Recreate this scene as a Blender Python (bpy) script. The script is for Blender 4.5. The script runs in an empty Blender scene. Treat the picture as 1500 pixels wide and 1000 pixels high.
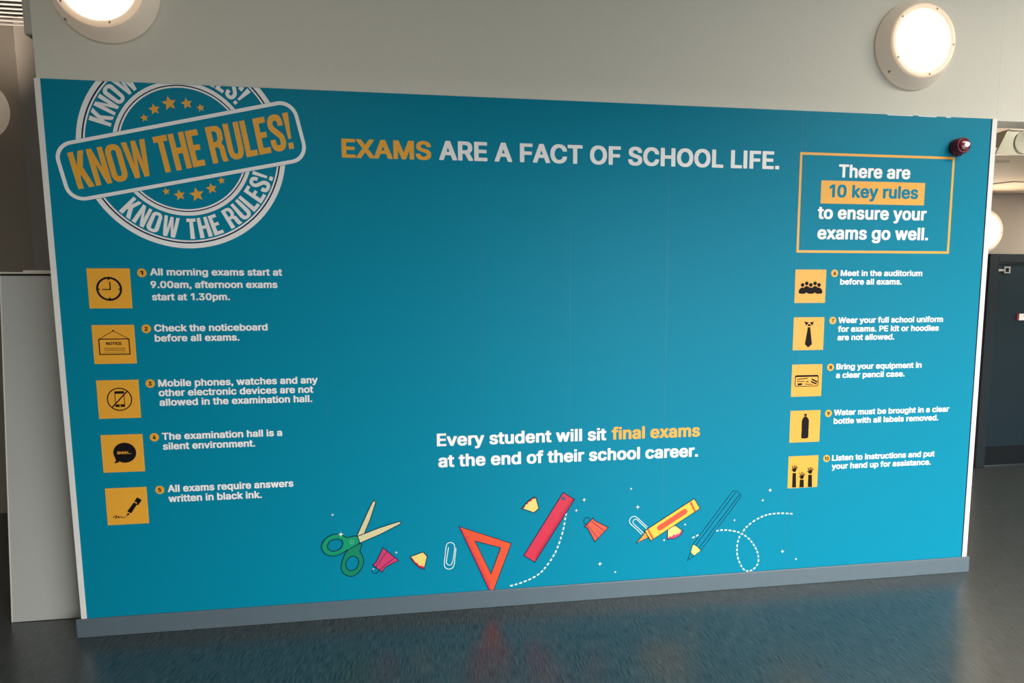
import bpy, bmesh, math, random
from mathutils import Matrix, Vector
from mathutils.geometry import tessellate_polygon

random.seed(4)
scene = bpy.context.scene
COL = scene.collection

# ------------------------------------------------------------------ camera
CAM = Vector((1.683778, -2.988527, 1.512269))
RX = Vector((0.989738, -0.142780, -0.005764))     # image right
RY = Vector((-0.020780, -0.103900, -0.994371))    # image down
RZ = Vector((0.141377, 0.984286, -0.105801))      # view direction
FPX, PCX, PCY = 900.0, 785.0, 546.400
cam_data = bpy.data.cameras.new('camera')
cam = bpy.data.objects.new('camera', cam_data)
COL.objects.link(cam)
scene.camera = cam
cam_data.sensor_fit = 'HORIZONTAL'
cam_data.sensor_width = 36.0
cam_data.lens = 36.0 * FPX / 1500.0
cam_data.shift_x = (750.0 - PCX) / 1500.0
cam_data.shift_y = (PCY - 500.0) / 1500.0
cam_data.clip_start = 0.05
cam.matrix_world = Matrix(((RX.x, -RY.x, -RZ.x, CAM.x), (RX.y, -RY.y, -RZ.y, CAM.y),
                           (RX.z, -RY.z, -RZ.z, CAM.z), (0, 0, 0, 1)))

# ------------------------------------------------------------------ world, daylight, exposure
world = bpy.data.worlds.new('sky')
scene.world = world
world.use_nodes = True
bgn = world.node_tree.nodes['Background']
bgn.inputs[0].default_value = (0.75, 0.87, 1.0, 1)
bgn.inputs[1].default_value = 1.0
scene.view_settings.view_transform = 'Standard'
scene.view_settings.look = 'None'
scene.view_settings.gamma = 1.0
scene.view_settings.exposure = 0.0


def area(name, loc, target, sx, sy, energy, col):
    l = bpy.data.lights.new(name, 'AREA')
    l.shape = 'RECTANGLE'
    l.size, l.size_y = sx, sy
    l.energy = energy
    l.color = col
    o = bpy.data.objects.new(name, l)
    COL.objects.link(o)
    o.location = loc
    o.rotation_euler = (Vector(target) - Vector(loc)).to_track_quat('-Z', 'Y').to_euler()
    return o


area('sky_beyond_the_front_window', (7.5, -9.5, 4.6), (4.0, 0, 1.2), 8.0, 4.4, 4700, (1.0, 0.985, 0.95))
area('fill_light_hall', (5.9, -1.9, 3.585), (5.9, -1.9, 0), 2.6, 0.5, 120, (1.0, 0.93, 0.82))  # unseen fill, added to lift the upper wall at the right
area('fill_light_hall_left', (0.2, -2.0, 3.585), (0.2, -2.0, 0), 1.6, 0.5, 19, (1.0, 0.92, 0.80))  # weaker unseen fill, added for the upper left wall
l_ = area('fill_light_corridor', (0.05, 1.30, 2.55), (-1.20, 1.70, 3.47), 0.2, 0.2, 3.0, (1.0, 0.88, 0.74))  # added fill hidden behind the wall, brightens the slats
l_.data.spread = math.radians(40)
area('fill_light_recess', (6.0, 0.30, 3.0), (5.9, 0.8, 2.55), 0.18, 0.18, 7, (1.0, 0.93, 0.80))  # hidden lamp added to brighten the face of the ceiling unit
area('fill_light_passage', (7.6, 1.4, 2.49), (7.6, 1.4, 0), 0.5, 0.5, 24, (1.0, 0.88, 0.72))  # unseen fill added to brighten the passage and its floor

# ------------------------------------------------------------------ materials


def mat(name, col, rough=0.5, metal=0.0, spec=0.5, emit=None, noise=0.0, nscale=40, bump=0.0, bscale=120, coat=0.0):
    m = bpy.data.materials.new(name)
    m.use_nodes = True
    nt = m.node_tree
    b = nt.nodes['Principled BSDF']
    b.inputs['Base Color'].default_value = (*col, 1)
    b.inputs['Roughness'].default_value = rough
    b.inputs['Metallic'].default_value = metal
    b.inputs['Specular IOR Level'].default_value = spec
    b.inputs['Coat Weight'].default_value = coat
    if emit:
        b.inputs['Emission Color'].default_value = (*emit[0], 1)
        b.inputs['Emission Strength'].default_value = emit[1]
    tc = nt.nodes.new('ShaderNodeTexCoord')
    if noise:
        n = nt.nodes.new('ShaderNodeTexNoise')
        n.inputs['Scale'].default_value = nscale
        n.inputs['Detail'].default_value = 4
        nt.links.new(tc.outputs['Object'], n.inputs['Vector'])
        r = nt.nodes.new('ShaderNodeMix')
        r.data_type = 'RGBA'
        r.inputs[6].default_value = (*[c * (1 - noise) for c in col], 1)
        r.inputs[7].default_value = (*[min(1, c * (1 + noise)) for c in col], 1)
        nt.links.new(n.outputs['Fac'], r.inputs[0])
        nt.links.new(r.outputs[2], b.inputs['Base Color'])
    if bump:
        n2 = nt.nodes.new('ShaderNodeTexNoise')
        n2.inputs['Scale'].default_value = bscale
        n2.inputs['Detail'].default_value = 3
        nt.links.new(tc.outputs['Object'], n2.inputs['Vector'])
        bp_ = nt.nodes.new('ShaderNodeBump')
        bp_.inputs['Strength'].default_value = bump
        bp_.inputs['Distance'].default_value = 0.002
        nt.links.new(n2.outputs['Fac'], bp_.inputs['Height'])
        nt.links.new(bp_.outputs['Normal'], b.inputs['Normal'])
    return m


def floor_material():
    m = bpy.data.materials.new('floor_vinyl')
    m.use_nodes = True
    nt = m.node_tree
    b = nt.nodes['Principled BSDF']
    tc = nt.nodes.new('ShaderNodeTexCoord')
    mp = nt.nodes.new('ShaderNodeMapping')
    mp.inputs['Scale'].default_value = (280, 13, 1)
    nt.links.new(tc.outputs['Object'], mp.inputs['Vector'])
    n = nt.nodes.new('ShaderNodeTexNoise')
    n.inputs['Scale'].default_value = 1.0
    n.inputs['Detail'].default_value = 5
    n.inputs['Roughness'].default_value = 0.65
    nt.links.new(mp.outputs[0], n.inputs['Vector'])
    cr = nt.nodes.new('ShaderNodeValToRGB')
    cr.color_ramp.elements[0].position = 0.40
    cr.color_ramp.elements[0].color = (0.008, 0.013, 0.015, 1)
    cr.color_ramp.elements[1].position = 0.62
    cr.color_ramp.elements[1].color = (0.074, 0.088, 0.088, 1)
    nt.links.new(n.outputs['Fac'], cr.inputs[0])
    nt.links.new(cr.outputs[0], b.inputs['Base Color'])
    b.inputs['Roughness'].default_value = 0.31
    b.inputs['Specular IOR Level'].default_value = 1.0
    bu = nt.nodes.new('ShaderNodeBump')
    bu.inputs['Strength'].default_value = 0.08
    bu.inputs['Distance'].default_value = 0.002
    nt.links.new(n.outputs['Fac'], bu.inputs['Height'])
    nt.links.new(bu.outputs['Normal'], b.inputs['Normal'])
    return m


M = dict(
    wall=mat('wall_paint_grey', (0.735, 0.715, 0.635), 0.75, noise=0.03, nscale=60, bump=0.15, bscale=220),
    backwall=mat('corridor_paint', (0.43, 0.37, 0.31), 0.8, noise=0.03, nscale=60),
    ceiling=mat('ceiling_paint', (0.62, 0.60, 0.56), 0.8, noise=0.02),
    soffit=mat('soffit_paint', (0.84, 0.71, 0.58), 0.7, noise=0.03, nscale=8),
    floor=floor_material(),
    teal=mat('teal_vinyl', (0.0, 0.235, 0.37), 0.5, spec=0.12, noise=0.02, nscale=90, bump=0.06, bscale=160),
    seam=mat('vinyl_seam', (0.0, 0.19, 0.31), 0.5),
    white=mat('white_vinyl', (0.93, 0.93, 0.94), 0.45, noise=0.02, nscale=90),
    orange=mat('orange_vinyl', (0.88, 0.42, 0.04), 0.45, noise=0.03, nscale=120),
    black=mat('black_vinyl', (0.010, 0.008, 0.009), 0.6, spec=0.1),
    navy=mat('navy_line', (0.008, 0.025, 0.075), 0.6, spec=0.1),
    green=mat('green_print', (0.0, 0.33, 0.16), 0.45),
    dgreen=mat('dark_green_print', (0.0, 0.25, 0.13), 0.45),
    mint=mat('mint_line', (0.10, 0.48, 0.30), 0.45),
    cream=mat('cream_print', (0.72, 0.66, 0.38), 0.45),
    yellow=mat('yellow_print', (0.82, 0.66, 0.20), 0.45),
    crayon=mat('crayon_yellow_print', (0.88, 0.56, 0.05), 0.45),
    tip=mat('crayon_tip_print', (0.88, 0.32, 0.06), 0.45),
    pink=mat('pink_print', (0.62, 0.045, 0.16), 0.45),
    red=mat('crimson_print', (0.66, 0.025, 0.07), 0.45),
    dred=mat('dark_crimson_print', (0.40, 0.015, 0.06), 0.45),
    ored=mat('orange_red_print', (0.78, 0.085, 0.03), 0.45),
    coral=mat('coral_print', (0.78, 0.10, 0.05), 0.45),
    dashes=mat('pale_dash_print', (0.72, 0.86, 0.86), 0.45),
    trim=mat('white_plastic_trim', (0.84, 0.83, 0.80), 0.4),
    skirt=mat('grey_skirting_vinyl', (0.10, 0.14, 0.17), 0.4, noise=0.06, nscale=25),
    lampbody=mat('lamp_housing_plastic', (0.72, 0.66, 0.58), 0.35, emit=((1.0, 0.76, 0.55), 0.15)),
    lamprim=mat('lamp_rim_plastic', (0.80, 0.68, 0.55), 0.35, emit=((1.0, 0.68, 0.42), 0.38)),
    lampglass=mat('lamp_diffuser_glow', (0.95, 0.93, 0.88), 0.3, emit=((1.0, 0.90, 0.74), 6.0)),
    lampwarm=mat('lamp_diffuser_warm_glow', (0.95, 0.93, 0.88), 0.3, emit=((1.0, 0.82, 0.58), 22.0)),
    tick=mat('dark_red_tick', (0.16, 0.01, 0.035), 0.6, spec=0.1),
    screw=mat('dull_screw', (0.30, 0.26, 0.22), 0.4, metal=0.6),
    panel=mat('white_laminate', (0.50, 0.51, 0.49), 0.5, noise=0.02, nscale=50),
    rail=mat('pale_metal_edge', (0.78, 0.72, 0.64), 0.3),
    gap=mat('dark_rail_shadow', (0.03, 0.025, 0.022), 0.7),
    beacon=mat('dark_red_plastic', (0.13, 0.005, 0.018), 0.3, spec=0.4),
    beacon2=mat('red_lens_plastic', (0.20, 0.008, 0.03), 0.12, spec=0.7, coat=0.5),
    beacontip=mat('white_tip_highlight_glow', (0.92, 0.95, 0.95), 0.15, emit=((0.95, 1.0, 1.0), 0.8)),  # emission stands in for a bright highlight on the tip
    door=mat('dark_teal_door_paint', (0.007, 0.020, 0.029), 0.5, spec=0.25, noise=0.05, nscale=30),
    frame=mat('slate_door_frame_paint', (0.013, 0.021, 0.028), 0.5, spec=0.25),
    kick=mat('black_kick_plate', (0.004, 0.007, 0.010), 0.4, spec=0.3),
    metal=mat('satin_metal', (0.55, 0.55, 0.52), 0.35, metal=0.7),
    signred=mat('sign_red', (0.20, 0.01, 0.02), 0.5),
    slat=mat('bright_ceiling_slat', (0.88, 0.83, 0.75), 0.3),
    slatvoid=mat('dark_ceiling_void', (0.006, 0.004, 0.005), 0.9),
    unit=mat('cream_white_casing', (0.85, 0.83, 0.66), 0.55, noise=0.05, nscale=20),
    unitdark=mat('grey_grille', (0.55, 0.55, 0.45), 0.6),
    winframe=mat('white_window_frame', (0.7, 0.7, 0.7), 0.5),
)

# ------------------------------------------------------------------ helpers


def tag(o, label=None, cat=None, group=None, kind=None):
    if label:
        o['label'] = label
    if cat:
        o['category'] = cat
    if group:
        o['group'] = group
    if kind:
        o['kind'] = kind
    return o


def mesh_obj(name, bm, material, parent=None, smooth=False, label=None):
    me = bpy.data.meshes.new(name)
    bm.normal_update()
    bm.to_mesh(me)
    bm.free()
    if smooth:
        for p in me.polygons:
            p.use_smooth = True
    me.materials.append(material)
    o = bpy.data.objects.new(name, me)
    COL.objects.link(o)
    if parent:
        o.parent = parent
    if label:
        o['label'] = label
    return o


def empty(name, loc=(0, 0, 0)):
    o = bpy.data.objects.new(name, None)
    o.empty_display_size = 0.1
    COL.objects.link(o)
    o.location = loc
    return o


def add_box(bm, lo, hi, bevel=0.0):
    x0, y0, z0 = lo
    x1, y1, z1 = hi
    v = [bm.verts.new(p) for p in ((x0, y0, z0), (x1, y0, z0), (x1, y1, z0), (x0, y1, z0),
                                   (x0, y0, z1), (x1, y0, z1), (x1, y1, z1), (x0, y1, z1))]
    fs = [bm.faces.new([v[i] for i in q]) for q in ((3, 2, 1, 0), (4, 5, 6, 7), (0, 1, 5, 4), (1, 2, 6, 5), (2, 3, 7, 6), (3, 0, 4, 7))]
    if bevel:
        es = set(e for f in fs for e in f.edges)
        bmesh.ops.bevel(bm, geom=list(es), offset=bevel, segments=2, affect='EDGES', profile=0.5)


def box(name, lo, hi, material, parent=None, bevel=0.0, label=None):
    bm = bmesh.new()
    add_box(bm, lo, hi, bevel)
    return mesh_obj(name, bm, material, parent, label=label)


def structure(name, lo, hi, material, bevel=0.0):
    return tag(box(name, lo, hi, material, None, bevel), kind='structure')


def add_lathe(bm, prof, n=64, axis='y', cap=True):
    """prof: (r, depth) pairs; turned about the -y axis (out of the wall)."""
    rings = []
    for r, d in prof:
        if r < 1e-6:
            rings.append([bm.verts.new((0, -d, 0))])
        else:
            rings.append([bm.verts.new((r * math.cos(2 * math.pi * k / n), -d, r * math.sin(2 * math.pi * k / n))) for k in range(n)])
    for a, b in zip(rings, rings[1:]):
        for k in range(n):
            k2 = (k + 1) % n
            if len(a) == 1 and len(b) == 1:
                continue
            if len(a) == 1:
                bm.faces.new((a[0], b[k2], b[k]))
            elif len(b) == 1:
                bm.faces.new((a[k], a[k2], b[0]))
            else:
                bm.faces.new((a[k], a[k2], b[k2], b[k]))


def lathe(name, prof, material, parent, n=64, label=None):
    bm = bmesh.new()
    add_lathe(bm, prof, n)
    bmesh.ops.recalc_face_normals(bm, faces=bm.faces[:])
    o = mesh_obj(name, bm, material, parent, smooth=True, label=label)
    return o


# ---- flat print on the board: coordinates are metres on the board, x from its left edge, z from the floor
def bp(u, v):
    """where the sight line of photo point (u, v) meets the board's face."""
    d = RX * ((u - PCX) / FPX) + RY * ((v - PCY) / FPX) + RZ
    p = CAM + d * (-CAM.y / d.y)
    return (p.x, p.z)


def Z(x0, y0, s):
    return lambda x, y: bp(x0 + x / s, y0 + y / s)


LAYER = 0.0006


def _clean(poly):
    out = []
    for p in poly:
        if not out or (abs(p[0] - out[-1][0]) + abs(p[1] - out[-1][1])) > 1e-6:
            out.append((p[0], p[1]))
    if len(out) > 1 and (abs(out[0][0] - out[-1][0]) + abs(out[0][1] - out[-1][1])) < 1e-6:
        out.pop()
    return out


def add_flat(bm, polys, layer):
    """polys: outer outline followed by its holes; a thin film from the layer below to this one."""
    polys = [_clean(p) for p in polys]
    yf, yb = -LAYER * (layer + 1), -LAYER * layer
    flat = [p for poly in polys for p in poly]
    tris = tessellate_polygon([[Vector((x, z, 0)) for x, z in poly] for poly in polys])
    front = [bm.verts.new((x, yf, z)) for x, z in flat]
    back = [bm.verts.new((x, yb, z)) for x, z in flat]
    for a, b, c in tris:
        if len({a, b, c}) < 3:
            continue
        pa, pb, pc = flat[a], flat[b], flat[c]
        cr = (pb[0] - pa[0]) * (pc[1] - pa[1]) - (pb[1] - pa[1]) * (pc[0] - pa[0])
        if cr < 0:
            b, c = c, b
        try:
            bm.faces.new((front[a], front[b], front[c]))
        except ValueError:
            pass
    i = 0
    for poly in polys:
        n = len(poly)
        for k in range(n):
            j, j2 = i + k, i + (k + 1) % n
            try:
                bm.faces.new((front[j], back[j], back[j2], front[j2]))
            except ValueError:
                pass
        i += n


def add_ribbon(bm, pts, w, layer, closed=False):
    pts = _clean(pts)
    n = len(pts)
    L, R = [], []
    for i in range(n):
        if closed:
            a, b, c = pts[i - 1], pts[i], pts[(i + 1) % n]
        else:
            a, b, c = pts[max(i - 1, 0)], pts[i], pts[min(i + 1, n - 1)]
        def nrm(p, q):
            dx, dz = q[0] - p[0], q[1] - p[1]
            l = math.hypot(dx, dz) or 1
            return (-dz / l, dx / l)
        n1 = nrm(a, b) if a != b else nrm(b, c)
        n2 = nrm(b, c) if b != c else n1
        mx, mz = n1[0] + n2[0], n1[1] + n2[1]
        l = math.hypot(mx, mz) or 1
        mx, mz = mx / l, mz / l
        k = 1.0 / max(0.45, mx * n1[0] + mz * n1[1])
        L.append((b[0] + mx * w / 2 * k, b[1] + mz * w / 2 * k))
        R.append((b[0] - mx * w / 2 * k, b[1] - mz * w / 2 * k))
    yf, yb = -LAYER * (layer + 1), -LAYER * layer
    lf = [bm.verts.new((x, yf, z)) for x, z in L]
    rf = [bm.verts.new((x, yf, z)) for x, z in R]
    lb = [bm.verts.new((x, yb, z)) for x, z in L]
    rb = [bm.verts.new((x, yb, z)) for x, z in R]
    for i in range(n if closed else n - 1):
        j = (i + 1) % n
        bm.faces.new((lf[i], rf[i], rf[j], lf[j]))
        bm.faces.new((lf[i], lf[j], lb[j], lb[i]))
        bm.faces.new((rf[i], rb[i], rb[j], rf[j]))


def flat(name, shapes, material, parent, layer=0, label=None):
    bm = bmesh.new()
    for s in shapes:
        if isinstance(s, dict):
            add_ribbon(bm, s['pts'], s['w'], s.get('layer', layer), s.get('closed', False))
        else:
            add_flat(bm, s if isinstance(s[0][0], (tuple, list)) else [s], layer)
    return mesh_obj(name, bm, material, parent, label=label)


def line(pts, w, closed=False, layer=None):
    d = dict(pts=pts, w=w, closed=closed)
    if layer is not None:
        d['layer'] = layer
    return d


def circle(c, r, n=48, rz=None):
    rz = rz or r
    return [(c[0] + r * math.cos(2 * math.pi * k / n), c[1] + rz * math.sin(2 * math.pi * k / n)) for k in range(n)]


def spline(pts, n=10, closed=False):
    out = []
    m = len(pts)
    rng = m if closed else m - 1
    for i in range(rng):
        if closed:
            p0, p1, p2, p3 = pts[i - 1], pts[i], pts[(i + 1) % m], pts[(i + 2) % m]
        else:
            p0, p1, p2, p3 = pts[max(i - 1, 0)], pts[i], pts[i + 1], pts[min(i + 2, m - 1)]
        for k in range(n):
            t = k / n
            out.append(tuple(0.5 * ((2 * b) + (-a + c) * t + (2 * a - 5 * b + 4 * c - d) * t * t + (-a + 3 * b - 3 * c + d) * t ** 3)
                             for a, b, c, d in zip(p0, p1, p2, p3)))
    if not closed:
        out.append(tuple(pts[-1]))
    return out


def round_rect(cx, cz, hx, hz, r, ang=0.0, n=8):
    out = []
    for sx, sz, a0 in ((1, 1, 0), (-1, 1, 90), (-1, -1, 180), (1, -1, 270)):
        for k in range(n + 1):
            a = math.radians(a0 + 90 * k / n)
            out.append((sx * (hx - r) + r * math.cos(a), sz * (hz - r) + r * math.sin(a)))
    ca, sa = math.cos(ang), math.sin(ang)
    return [(cx + x * ca - z * sa, cz + x * sa + z * ca) for x, z in out]


# ---- lettering: bold grotesque outlines, in thousandths of an em: (advance, outline|hole/next outline)
LETTERS = {
    ',': (178, '39 -118 72 -119 116 -105 124 -98 146 -66 155 -2 154 78 152 84 148 87 138 89 42 89 32 87 27 82 25 66 26 -12 28 -16 34 -20 57 -22 50 -41 31 -52 26 -60 26 -110 30 -116'),
    '.': (178, '39 -20 138 -21 151 -16 154 -10 155 2 155 66 152 84 138 89 42 89 29 84 26 78 25 66 26 -10 30 -17'),
    '0': (453, '206 -28 244 -28 272 -25 316 -13 349 6 376 34 396 62 412 98 425 142 433 202 435 244 434 290 426 360 412 410 396 446 378 474 364 488 349 502 320 520 284 532 244 537 208 537 180 534 138 522 104 502 78 476 57 446 41 410 28 366 20 306 18 264 19 218 27 148 41 98 57 62 76 34 102 8 132 -11 168 -23|226 72 206 79 190 90 175 106 162 130 151 158 144 188 139 262 144 320 151 350 162 378 175 402 190 419 206 430 228 437 248 430 263 418 278 402 293 376 309 320 314 246 309 188 292 130 278 106 262 90 246 79'),
    '1': (380, '196 -20 290 -21 300 -18 305 -10 306 506 304 524 298 528 290 530 176 529 64 448 57 438 57 348 59 342 66 338 108 338 178 389 182 390 182 2 184 -15'),
    '2': (453, '48 -20 402 -21 412 -19 417 -14 419 2 419 54 417 70 412 76 402 78 214 79 294 163 364 243 391 284 406 324 411 376 408 410 400 438 389 460 376 478 354 499 330 516 300 528 244 537 206 537 150 528 120 515 95 500 72 476 57 456 45 428 38 394 37 352 40 346 46 342 140 341 150 343 156 350 160 384 176 413 196 429 222 437 240 434 264 421 280 405 286 392 290 368 281 338 253 296 36 63 34 46 35 -10 39 -18'),
    '3': (453, '194 -28 268 -26 300 -19 330 -8 359 10 383 32 398 50 411 74 420 110 423 142 422 164 420 186 411 214 399 238 383 258 358 280 328 297 281 310 400 446 402 462 401 518 399 524 392 529 56 530 48 528 42 522 40 506 40 454 42 438 48 433 56 431 230 430 129 314 127 298 128 238 132 230 142 227 190 227 230 222 252 215 268 204 279 194 288 182 299 152 299 136 287 108 268 88 254 81 234 74 216 72 186 79 174 84 160 96 146 116 137 146 130 152 30 153 22 151 16 147 14 130 18 96 29 64 43 40 66 17 82 4 114 -11 142 -20 172 -26'),
    '4': (453, '266 -20 356 -21 368 -18 372 -12 373 2 374 83 428 84 438 87 442 94 443 160 440 178 428 184 373 186 373 316 371 332 364 338 268 339 257 336 253 330 252 316 252 185 158 186 338 492 340 520 336 527 326 530 234 530 226 529 219 524 11 170 11 94 14 89 20 85 251 84 253 -10 257 -18'),
    '5': (453, '198 -28 262 -26 300 -18 334 -3 354 12 384 43 397 60 409 86 417 120 421 172 416 218 399 264 376 297 356 316 342 327 314 342 270 353 206 355 170 350 179 430 380 431 388 433 395 442 396 506 394 524 386 529 82 530 72 527 67 520 38 268 37 254 40 238 46 233 56 231 110 225 142 225 152 227 164 237 184 247 210 254 222 254 250 244 274 224 287 204 297 172 298 160 294 136 286 118 276 103 252 82 224 72 200 77 176 93 166 103 158 116 150 144 142 150 46 151 38 149 32 144 30 128 34 92 44 64 55 44 68 30 92 8 120 -10 146 -20 176 -26'),
    '6': (453, '205 -28 244 -28 274 -25 308 -16 338 -2 356 11 378 32 394 54 407 82 416 114 419 152 416 200 410 224 399 254 384 275 360 299 336 316 288 332 242 336 350 494 351 520 348 525 342 529 238 530 232 529 224 524 81 312 51 252 39 214 34 172 37 118 46 82 58 56 73 34 88 20 116 -3 150 -18 180 -25|224 71 198 81 176 100 166 116 159 134 155 150 155 166 165 198 178 216 198 234 226 243 254 233 267 224 276 214 294 182 297 166 297 150 294 134 287 118 268 92 244 76'),
    '7': (453, '81 -20 178 -21 188 -19 194 -14 419 434 421 450 421 506 420 520 416 527 404 530 48 530 42 529 34 524 32 506 32 454 34 438 42 432 278 430 69 16 68 -12 72 -18'),
    '8': (453, '202 -28 276 -26 310 -19 344 -6 366 7 384 21 406 46 419 68 428 102 431 138 428 168 422 194 414 212 396 240 365 268 386 292 399 312 408 342 412 382 408 418 401 444 389 466 377 480 354 503 332 516 306 527 272 535 246 537 180 535 152 529 118 515 98 502 62 466 49 438 42 404 41 366 44 342 49 324 53 312 65 292 87 268 74 257 47 228 36 208 28 186 24 168 22 130 25 96 34 68 46 46 58 32 90 4 116 -10 144 -20 176 -26|218 71 190 79 166 96 157 106 150 118 145 140 151 160 158 174 168 187 196 206 212 211 230 213 258 205 284 186 294 174 301 160 307 138 303 120 295 106 280 90 264 80 244 73|222 312 198 321 180 336 166 358 163 380 169 398 187 422 210 434 226 438 254 429 264 424 272 415 286 392 289 372 286 358 279 344 264 327 240 314'),
    '9': (453, '114 -20 214 -21 226 -16 347 158 386 222 402 256 411 284 416 308 419 344 416 390 408 424 396 450 378 476 352 501 336 512 306 526 272 534 244 537 186 535 146 526 118 512 96 497 68 468 57 452 45 426 37 394 34 346 37 308 42 284 55 254 72 230 90 212 114 195 142 182 172 176 210 172 102 16 101 -12 106 -18|224 266 198 275 176 294 166 310 160 324 155 352 160 378 177 410 198 428 226 438 254 428 276 408 294 376 297 358 297 342 294 326 275 292 252 274 240 268'),
    'A': (479, '0 -20 98 -21 110 -17 114 -12 158 114 164 121 318 121 366 -12 370 -18 382 -21 476 -21 486 -19 491 -14 492 10 488 24 305 522 300 527 290 530 188 530 178 528 172 522 -13 12 -12 -14 -8 -18|198 220 196 222 238 346 282 222'),
    'B': (456, '44 -20 270 -21 302 -19 324 -15 364 -3 394 13 416 36 428 52 438 72 445 98 448 140 444 178 439 200 419 236 400 254 382 268 400 284 413 302 423 326 428 366 425 410 418 436 409 458 397 474 377 494 354 509 322 522 290 528 262 530 46 530 38 528 32 524 30 506 30 2 32 -15|156 78 155 80 156 210 234 210 268 205 297 190 307 180 321 156 325 136 319 116 304 98 288 87 264 81 232 78|156 306 156 430 226 431 254 428 276 420 286 412 298 398 304 382 306 366 295 340 278 322 256 311 242 308 224 306'),
    'C': (510, '246 -28 294 -28 338 -22 382 -8 408 6 442 32 469 64 488 98 502 148 502 172 500 176 494 180 388 180 380 174 374 154 361 128 342 106 310 85 284 77 270 75 234 82 208 94 189 110 170 130 153 160 141 192 135 224 133 250 135 284 142 320 153 350 170 378 190 399 208 414 224 422 250 431 270 434 292 430 320 419 340 404 354 389 371 362 380 334 388 328 486 327 496 329 501 334 502 360 497 382 486 414 462 454 438 480 408 503 382 517 328 533 286 537 248 537 208 533 164 521 124 502 97 480 65 446 42 408 24 364 15 318 10 258 15 190 26 138 42 100 64 64 96 30 126 6 168 -14 208 -24'),
    'E': (418, '44 -20 388 -21 396 -20 402 -15 405 2 405 54 403 72 396 77 158 78 155 80 156 208 370 208 378 210 382 214 385 232 384 296 382 302 376 306 156 308 156 430 392 432 400 438 402 454 402 506 401 520 396 527 386 530 46 530 40 529 32 524 30 506 30 2 32 -15'),
    'F': (410, '44 -20 138 -21 148 -19 153 -14 155 2 156 200 360 200 366 201 374 206 376 224 376 276 374 292 366 298 156 300 155 428 158 431 390 432 397 438 399 454 399 506 398 520 394 527 382 530 46 530 40 529 32 524 30 506 30 2 32 -15'),
    'H': (517, '44 -20 138 -21 148 -19 153 -14 155 2 155 208 158 211 361 210 362 2 364 -14 370 -19 378 -21 470 -21 484 -16 487 2 487 506 486 520 482 526 470 530 378 530 370 528 364 524 362 506 362 312 360 310 156 310 155 506 153 524 148 528 138 530 46 530 33 524 30 506 30 2 32 -15'),
    'I': (185, '44 -20 138 -21 150 -18 154 -10 155 506 152 524 148 528 140 530 46 530 36 527 31 520 30 2 32 -15'),
    'L': (393, '44 -20 374 -21 386 -18 390 -10 390 68 388 73 382 77 155 80 155 506 152 524 148 528 140 530 46 530 36 527 31 520 30 2 32 -15'),
    'M': (628, '44 -20 136 -21 144 -19 150 -14 152 2 152 246 255 -8 262 -18 272 -21 356 -21 362 -20 370 -14 474 246 474 2 476 -14 482 -19 490 -21 582 -21 594 -16 597 -10 598 2 598 506 594 525 582 530 462 530 456 529 448 524 314 177 180 524 172 529 166 530 46 530 34 526 31 520 30 506 30 2 32 -15'),
    'N': (523, '44 -20 138 -21 148 -19 153 -14 155 2 156 303 360 -16 374 -21 476 -21 490 -16 493 2 493 506 492 520 488 526 476 530 386 530 376 528 371 522 369 506 368 204 162 525 150 530 46 530 33 524 30 506 30 2 32 -15'),
    'O': (533, '246 -28 286 -28 318 -25 366 -14 410 7 432 24 470 63 492 100 510 148 519 190 523 248 519 318 510 362 492 408 469 446 437 480 410 502 370 521 318 534 286 537 248 537 208 533 164 521 124 502 97 480 65 446 42 408 24 364 15 318 10 258 15 190 26 138 42 100 64 64 96 30 126 6 168 -14 208 -24|260 75 230 83 208 94 188 110 170 132 153 160 142 188 135 224 133 258 135 284 142 320 153 348 170 378 188 399 208 415 240 428 260 433 272 433 304 426 324 415 344 399 364 378 380 350 392 318 399 284 400 246 399 224 392 190 380 158 363 130 343 108 324 94 308 85 278 76'),
    'P': (444, '44 -20 138 -21 148 -19 153 -14 155 2 156 164 276 166 324 174 356 188 379 204 402 226 418 250 430 282 436 306 439 352 436 390 427 422 418 444 412 454 404 466 380 490 358 505 324 520 288 527 254 530 46 530 38 528 32 524 30 506 30 2 32 -15|156 263 156 430 242 430 270 422 284 412 297 400 305 388 314 354 314 340 311 324 305 310 295 292 273 274 254 267 220 263'),
    'R': (449, '44 -20 138 -21 148 -19 153 -14 155 2 155 174 158 177 222 176 320 -6 328 -18 340 -21 442 -21 450 -19 456 -14 457 0 455 18 357 196 394 225 406 237 418 256 431 286 436 310 439 348 435 398 429 424 419 446 406 468 394 480 358 507 322 521 290 527 256 530 46 530 38 528 32 524 30 506 30 2 32 -15|156 276 156 430 242 430 276 420 298 402 306 390 312 374 315 346 306 316 290 295 270 284 244 277'),
    'S': (446, '199 -30 278 -28 322 -18 366 2 390 21 414 48 427 72 435 100 438 148 436 174 432 190 423 214 411 230 386 254 370 266 334 284 192 327 166 343 149 362 146 372 148 388 164 411 176 422 190 429 220 436 238 435 256 430 278 418 294 404 304 388 309 364 316 358 414 357 428 362 431 380 427 416 418 442 404 466 382 489 366 502 344 515 310 528 276 535 248 537 178 535 146 529 116 518 88 502 59 478 47 464 35 442 25 412 22 370 27 328 39 298 63 270 86 251 126 232 274 185 296 172 312 154 315 142 315 134 310 120 299 104 286 92 266 81 230 71 206 73 186 79 174 84 160 95 142 116 133 150 124 157 24 158 18 157 10 152 8 134 12 102 22 70 36 44 58 20 76 5 106 -11 122 -17 170 -28'),
    'T': (448, '177 -20 270 -21 282 -18 286 -12 287 430 430 431 442 434 446 440 447 454 447 506 445 522 440 528 430 530 18 530 10 528 4 524 2 506 2 454 3 440 8 434 18 431 163 430 163 2 166 -15'),
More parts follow.
